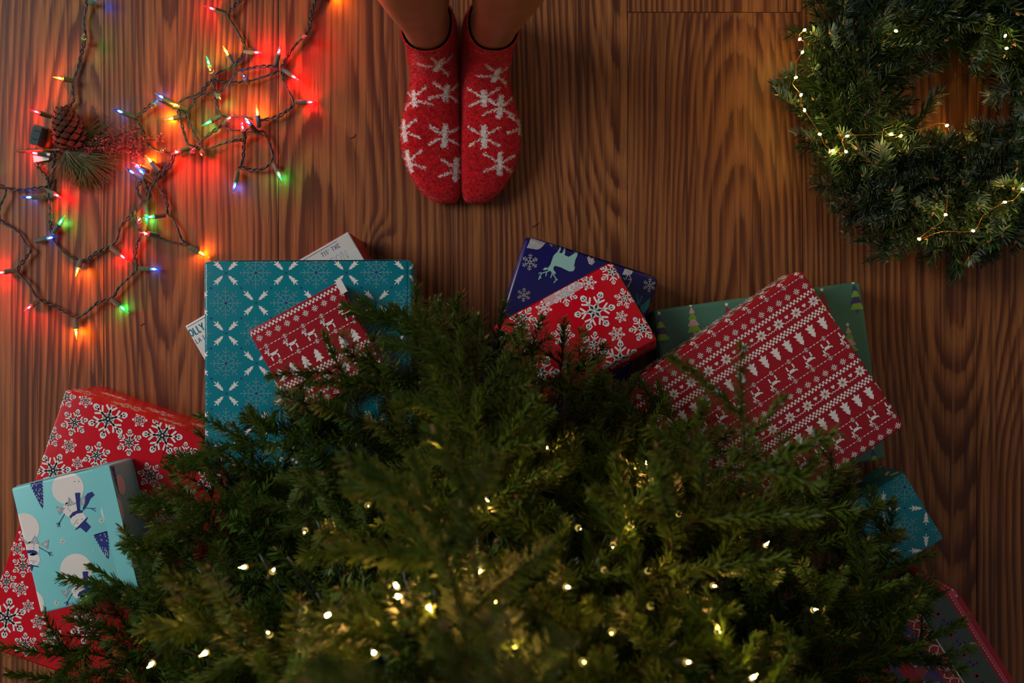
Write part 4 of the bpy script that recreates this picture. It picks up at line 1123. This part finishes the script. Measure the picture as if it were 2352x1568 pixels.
# ---- the tree
TX, TY = P(1120, 1720).x, P(1120, 1720).y
tree = empty('christmas_tree', (TX, TY, 0))
tag(tree, 'bushy green fir christmas tree seen from above, lit with warm white lights', 'tree')
V, Fc = tube([Vector((0, 0, z)) for z in (0, .3, .7, 1.1, 1.38)], lambda t: .032 * (1 - .85 * t), 12)
mobj('trunk', V, Fc, m_bark, tree, smooth=True)
BIG = [bough_pair(100 + i, .62, 15, .07, 2300, m_ndl) for i in range(4)]
MID = [bough_pair(200 + i, .42, 11, .07, 2300, m_ndl) for i in range(4)]
SML = [bough_pair(300 + i, .24, 7, .07, 2300, m_ndl) for i in range(3)]
tr_ = random.Random(21)
def bough(base, tip, roll=None):
    d = tip - base; l = d.length
    (wm, nm), L = (tr_.choice(BIG), .62) if l > .52 else ((tr_.choice(MID), .42) if l > .32 else (tr_.choice(SML), .24))
    q = d.to_track_quat('X', 'Z').to_matrix().to_4x4()
    M = Matrix.Translation(base) @ q @ Matrix.Rotation(tr_.gauss(0, .3) if roll is None else roll, 4, 'X') @ Matrix.Scale(l / L, 4)
    o = bpy.data.objects.new('bough', wm); o.matrix_basis = M; link(o, tree)
    n = bpy.data.objects.new('needles', nm); link(n, o); n['kind'] = 'stuff'
T0 = Vector((TX, TY, 0))
# boughs of the skirt, by where their tips reach over gifts and floor: photo x, y, tip height
TIPS = [(20, 1545, .27), (95, 1480, .25), (150, 1420, .28), (210, 1300, .27), (330, 1180, .29), (378, 1068, .27), (455, 990, .26), (480, 1090, .32), (575, 940, .30), (650, 905, .29), (690, 1050, .36), (742, 765, .30),
        (840, 795, .33), (955, 655, .29), (1010, 690, .34), (1060, 760, .40), (1158, 690, .26), (1150, 860, .34), (1295, 735, .24), (1308, 812, .28), (1325, 1010, .36), (1452, 890, .25), (1530, 915, .28), (1625, 925, .27),
        (1480, 1015, .34), (1795, 915, .52), (1690, 1105, .33), (1880, 1050, .30), (1330, 1055, .3), (1960, 1130, .27), (2050, 1150, .26), (2140, 1270, .25), (2215, 1425, .30), (2080, 1330, .32), (2120, 1480, .34), (2000, 1420, .30), (1100, 900, .45), (1020, 1440, .95), (950, 1050, .62), (400, 1380, .5)]
for x, y, z in TIPS:
    tip = P(x, y, z) - T0
    base = Vector((0, 0, max(.08, z - .16 * math.hypot(tip.x, tip.y) - .02)))
    bough(base, tip, tr_.gauss(0, .25))
def cone_r(z): return .62 * (1 - (z - .2) / 1.22)
z = .24
while z < 1.28:
    Rz = cone_r(z); n = max(6, int(9 + 8 * Rz / .6)); a0 = tr_.uniform(0, 6)
    for k in range(n):
        a = a0 + 2 * math.pi * (k + tr_.uniform(-.3, .3)) / n
        if math.sin(a) < -.35 and k % 3: continue            # fewer at the back, away from the room
        l = Rz * tr_.uniform(.72, 1.02) * ((.85 if z < .5 else .93) if math.sin(a) > .2 else 1)
        bough(Vector((0, 0, z - l * .18)), Vector((math.cos(a) * l, math.sin(a) * l, z + tr_.uniform(-.02, .05))))
    z += .05 if z < .7 else .06

# ---- warm lights in the tree
m_wbulb = bulb_glass('warm_bulb_glass', (1, .88, .62, 1), 0.8); m_wfil = emit('warm_filament', (1, .54, .16, 1), 460)
bv, bf = lathe([(.0165, .0024), (.019, .0029), (.0225, .0031), (.026, .0026), (.029, .0017), (.033, .0003)], 10); n0 = len(bf)
bv, bf = lathe([(.0185, .0004), (.020, .0016), (.0235, .0018), (.0265, .0004)], 6, bv, bf)
wme = bpy.data.meshes.new('warm_bulb'); wme.from_pydata([tuple(v) for v in bv], [], bf); wme.materials.append(m_wbulb); wme.materials.append(m_wfil)
wme.polygons.foreach_set('material_index', [0] * n0 + [1] * (len(bf) - n0))
for v in wme.vertices: v.co = Vector((.0165 + (v.co.x - .0165) * .75, v.co.y * .8, v.co.z * .8))
tree_sock = sock_me.copy(); tree_sock.materials.clear(); tree_sock.materials.append(plain('tree_socket_green', lin(26, 40, 28), 0.6, 0, 0.2))
tl = empty('tree_string_lights', (TX, TY, .2)); tag(tl, 'string of warm white mini lights wound through the christmas tree', 'string lights')
tinv = tl.matrix_basis.inverted()
TB = [(1484, 1068), (1330, 1213), (1447, 1209), (1408, 1253), (1093, 1262), (979, 1278), (1257, 1030), (1014, 1010), (628, 1310), (560, 1302), (910, 1345), (916, 1370), (985, 1395), (1138, 1380), (1102, 1312), (1303, 1348), (1390, 1310),
      (1490, 1310), (752, 1413), (697, 1400), (617, 1455), (470, 1500), (348, 1525), (1300, 1490), (1340, 1520), (1580, 1520), (1730, 1555), (1405, 1452), (1495, 1390), (1640, 1345), (410, 1335), (845, 1160), (1120, 1150), (1760, 1250),
      (1560, 1180), (700, 1220), (450, 1420), (1870, 1400), (1180, 1480), (860, 1500), (1650, 1450)]
pts = []
for x, y in TB:
    d = Vector(((x - 1176) / F, (784 - y) / F, -1)); c = Vector((0, 0, H)); t = .5
    while t < 1.5:
        p = c + d * t; rr_ = math.hypot(p.x - TX, p.y - TY)
        if p.z < .2 + 1.22 * (1 - rr_ / .60) + .0: break
        t += .005
    pts.append(c + d * (t + .075))
pts.sort(key=lambda p: (round(p.z / .12), math.atan2(p.y - TY, p.x - TX) * (1 if round(p.z / .12) % 2 else -1)))
for i, p in enumerate(pts):
    out = Vector((p.x - TX, p.y - TY, .2)).normalized(); dirv = (out * .5 + Vector((tr_.gauss(0, .4), tr_.gauss(0, .4), .8))).normalized()
    M = tinv @ (Matrix.Translation(p - dirv * .021) @ dirv.to_track_quat('X', 'Z').to_matrix().to_4x4())
    so = bpy.data.objects.new('socket', tree_sock); so.matrix_basis = M; link(so, tl)
    link(bpy.data.objects.new('bulb', wme), so)
    if i:
        a, b = pts[i - 1], p; mid = (a + b) / 2; ctr = Vector((TX, TY, mid.z)); mid = mid + (ctr - mid) * .3 - Vector((0, 0, .05))
        V, Fc = tube(catmull([a - Vector((0, 0, .07)), mid - Vector((0, 0, .06)), b - Vector((0, 0, .07))], .02), .0013, 5); mobj('wire', [tinv @ v for v in V], Fc, m_wire, tl, smooth=True)

# ------------------------------------------------------------------ wreath
WC = P(2180, 218, .05)
wreath = empty('wreath', (WC.x, WC.y, 0)); tag(wreath, 'large round fir wreath lying on the floor, wound with fairy lights', 'wreath')
V, Fc = tube([Vector((.145 * math.cos(a), .145 * math.sin(a), .035)) for a in np.linspace(0, 2 * math.pi, 49)], .012, 8, cap=False)
mobj('ring_frame', V, Fc, m_bark, wreath, smooth=True)
WS = []
for i in range(6):
    WV, WF, buds, NV, NQ = spray(500 + i, .125, 4, .08, 1500, nl=.0185, lat_max=.06, stem=.0020, lift=.1)
    nb = len(WV); 
    V = np.concatenate([np.array([tuple(v) for v in WV]), NV]); me = bpy.data.meshes.new('sprig')
    me.from_pydata([tuple(v) for v in V], [], WF + buds + [tuple(int(j) + nb for j in q) for q in NQ])
    for mt in (m_bark, m_bud, m_wndl): me.materials.append(mt)
    me.polygons.foreach_set('material_index', [0] * len(WF) + [1] * len(buds) + [2] * len(NQ)); WS.append(me)
wr = random.Random(33)
for k in range(240):
    a = 2 * math.pi * k / 240 * 7 + wr.uniform(-.05, .05); lay = k % 5
    off = wr.uniform(-.035, .05); rr_ = .140 + off
    z = .03 + .045 * math.sqrt(max(0, 1 - (off / .075) ** 2)) * wr.uniform(.3, 1.1)
    tang = Vector((math.sin(a), -math.cos(a), 0)); rad = Vector((math.cos(a), math.sin(a), 0))
    sp = wr.gauss(0, .28) + (.62 * off / .05)
    d = (tang * math.cos(sp) + rad * math.sin(sp) + Vector((0, 0, wr.gauss(.10, .16) - (.12 if abs(off) > .04 else 0)))).normalized()
    o = bpy.data.objects.new('sprig', WS[wr.randrange(6)])
    flip = wr.random() < .07
    o.matrix_basis = Matrix.Translation(rad * rr_ + Vector((0, 0, max(.02, z))) - d * .055) @ d.to_track_quat('X', 'Z').to_matrix().to_4x4() @ Matrix.Rotation((math.pi if flip else 0) + wr.gauss(0, .4), 4, 'X') @ Matrix.Scale(wr.uniform(.8, 1.1), 4)
    link(o, wreath)
# fairy lights on the wreath
m_copper = plain('copper_wire', lin(190, 120, 70), 0.35, 0.9); m_led = emit('led_warm', (1, .66, .12, 1), 420)
fl = empty('fairy_lights', (WC.x, WC.y, .08)); tag(fl, 'thin copper wire fairy lights wound around the wreath', 'fairy lights'); finv = fl.matrix_basis.inverted()
FB = [(2058, 71), (1848, 69), (1837, 90), (1843, 120), (1828, 178), (1840, 218), (1848, 253), (1883, 308), (1912, 346), (1943, 348), (1946, 312), (2047, 308), (2069, 312), (2175, 288), (2172, 493), (2111, 549), (2235, 530), (2308, 464), (2349, 434), (2312, 111), (2309, 82)]
fp = []
for x, y in FB:
    rr_ = math.hypot(*(P(x, y, .1) - P(2180, 218, .1)).xy); off = abs(rr_ - .142)
    fp.append(P(x, y, .045 + .075 * math.sqrt(max(0, 1 - (off / .10) ** 2))))
bmb = bmesh.new(); bmesh.ops.create_uvsphere(bmb, u_segments=8, v_segments=6, radius=1); 
for v in bmb.verts: v.co = Vector((v.co.x * .0024, v.co.y * .0016, v.co.z * .0016))
lme = bpy.data.meshes.new('led_bead'); bmb.to_mesh(lme); bmb.free(); lme.materials.append(m_led)
for i, p in enumerate(fp):
    o = bpy.data.objects.new('led_bead', lme); o.matrix_basis = finv @ (Matrix.Translation(p) @ Matrix.Rotation(wr.uniform(0, 6), 4, 'Z')); link(o, fl)
wp = []
for a, b in zip(fp[1:18], fp[2:19]):
    wp += [a, (a + b) / 2 + Vector((wr.uniform(-.006, .006), wr.uniform(-.006, .006), wr.uniform(-.02, .004)))]
wp.append(fp[18])
V, Fc = tube(catmull(wp, .008), .00045, 5); mobj('copper_wire', [finv @ v for v in V], Fc, m_copper, fl, smooth=True)
# ------------------------------------------------------------------ loose bits on the floor
m_bit = plain('dry_needle', lin(66, 50, 26), 0.7)
for pts_, lab in (([(803, 318), (812, 314), (816, 308)], 'small dry curved twig on the floor left of the red socks'), ([(1221, 521), (1228, 518), (1236, 511)], 'tiny dry needle on the floor above the navy gift'), ([(322, 748), (327, 744), (331, 742)], 'tiny fallen needle on the floor left of the white lettered gift')):
    V, Fc = tube(catmull([P(x, y, .0011) for x, y in pts_], .002), .0006, 5); b0 = P(*pts_[0], 0)
    o = mobj('fallen_needle', [v - b0 for v in V], Fc, m_bit, loc=b0); tag(o, lab, 'needle', 'fallen needles')
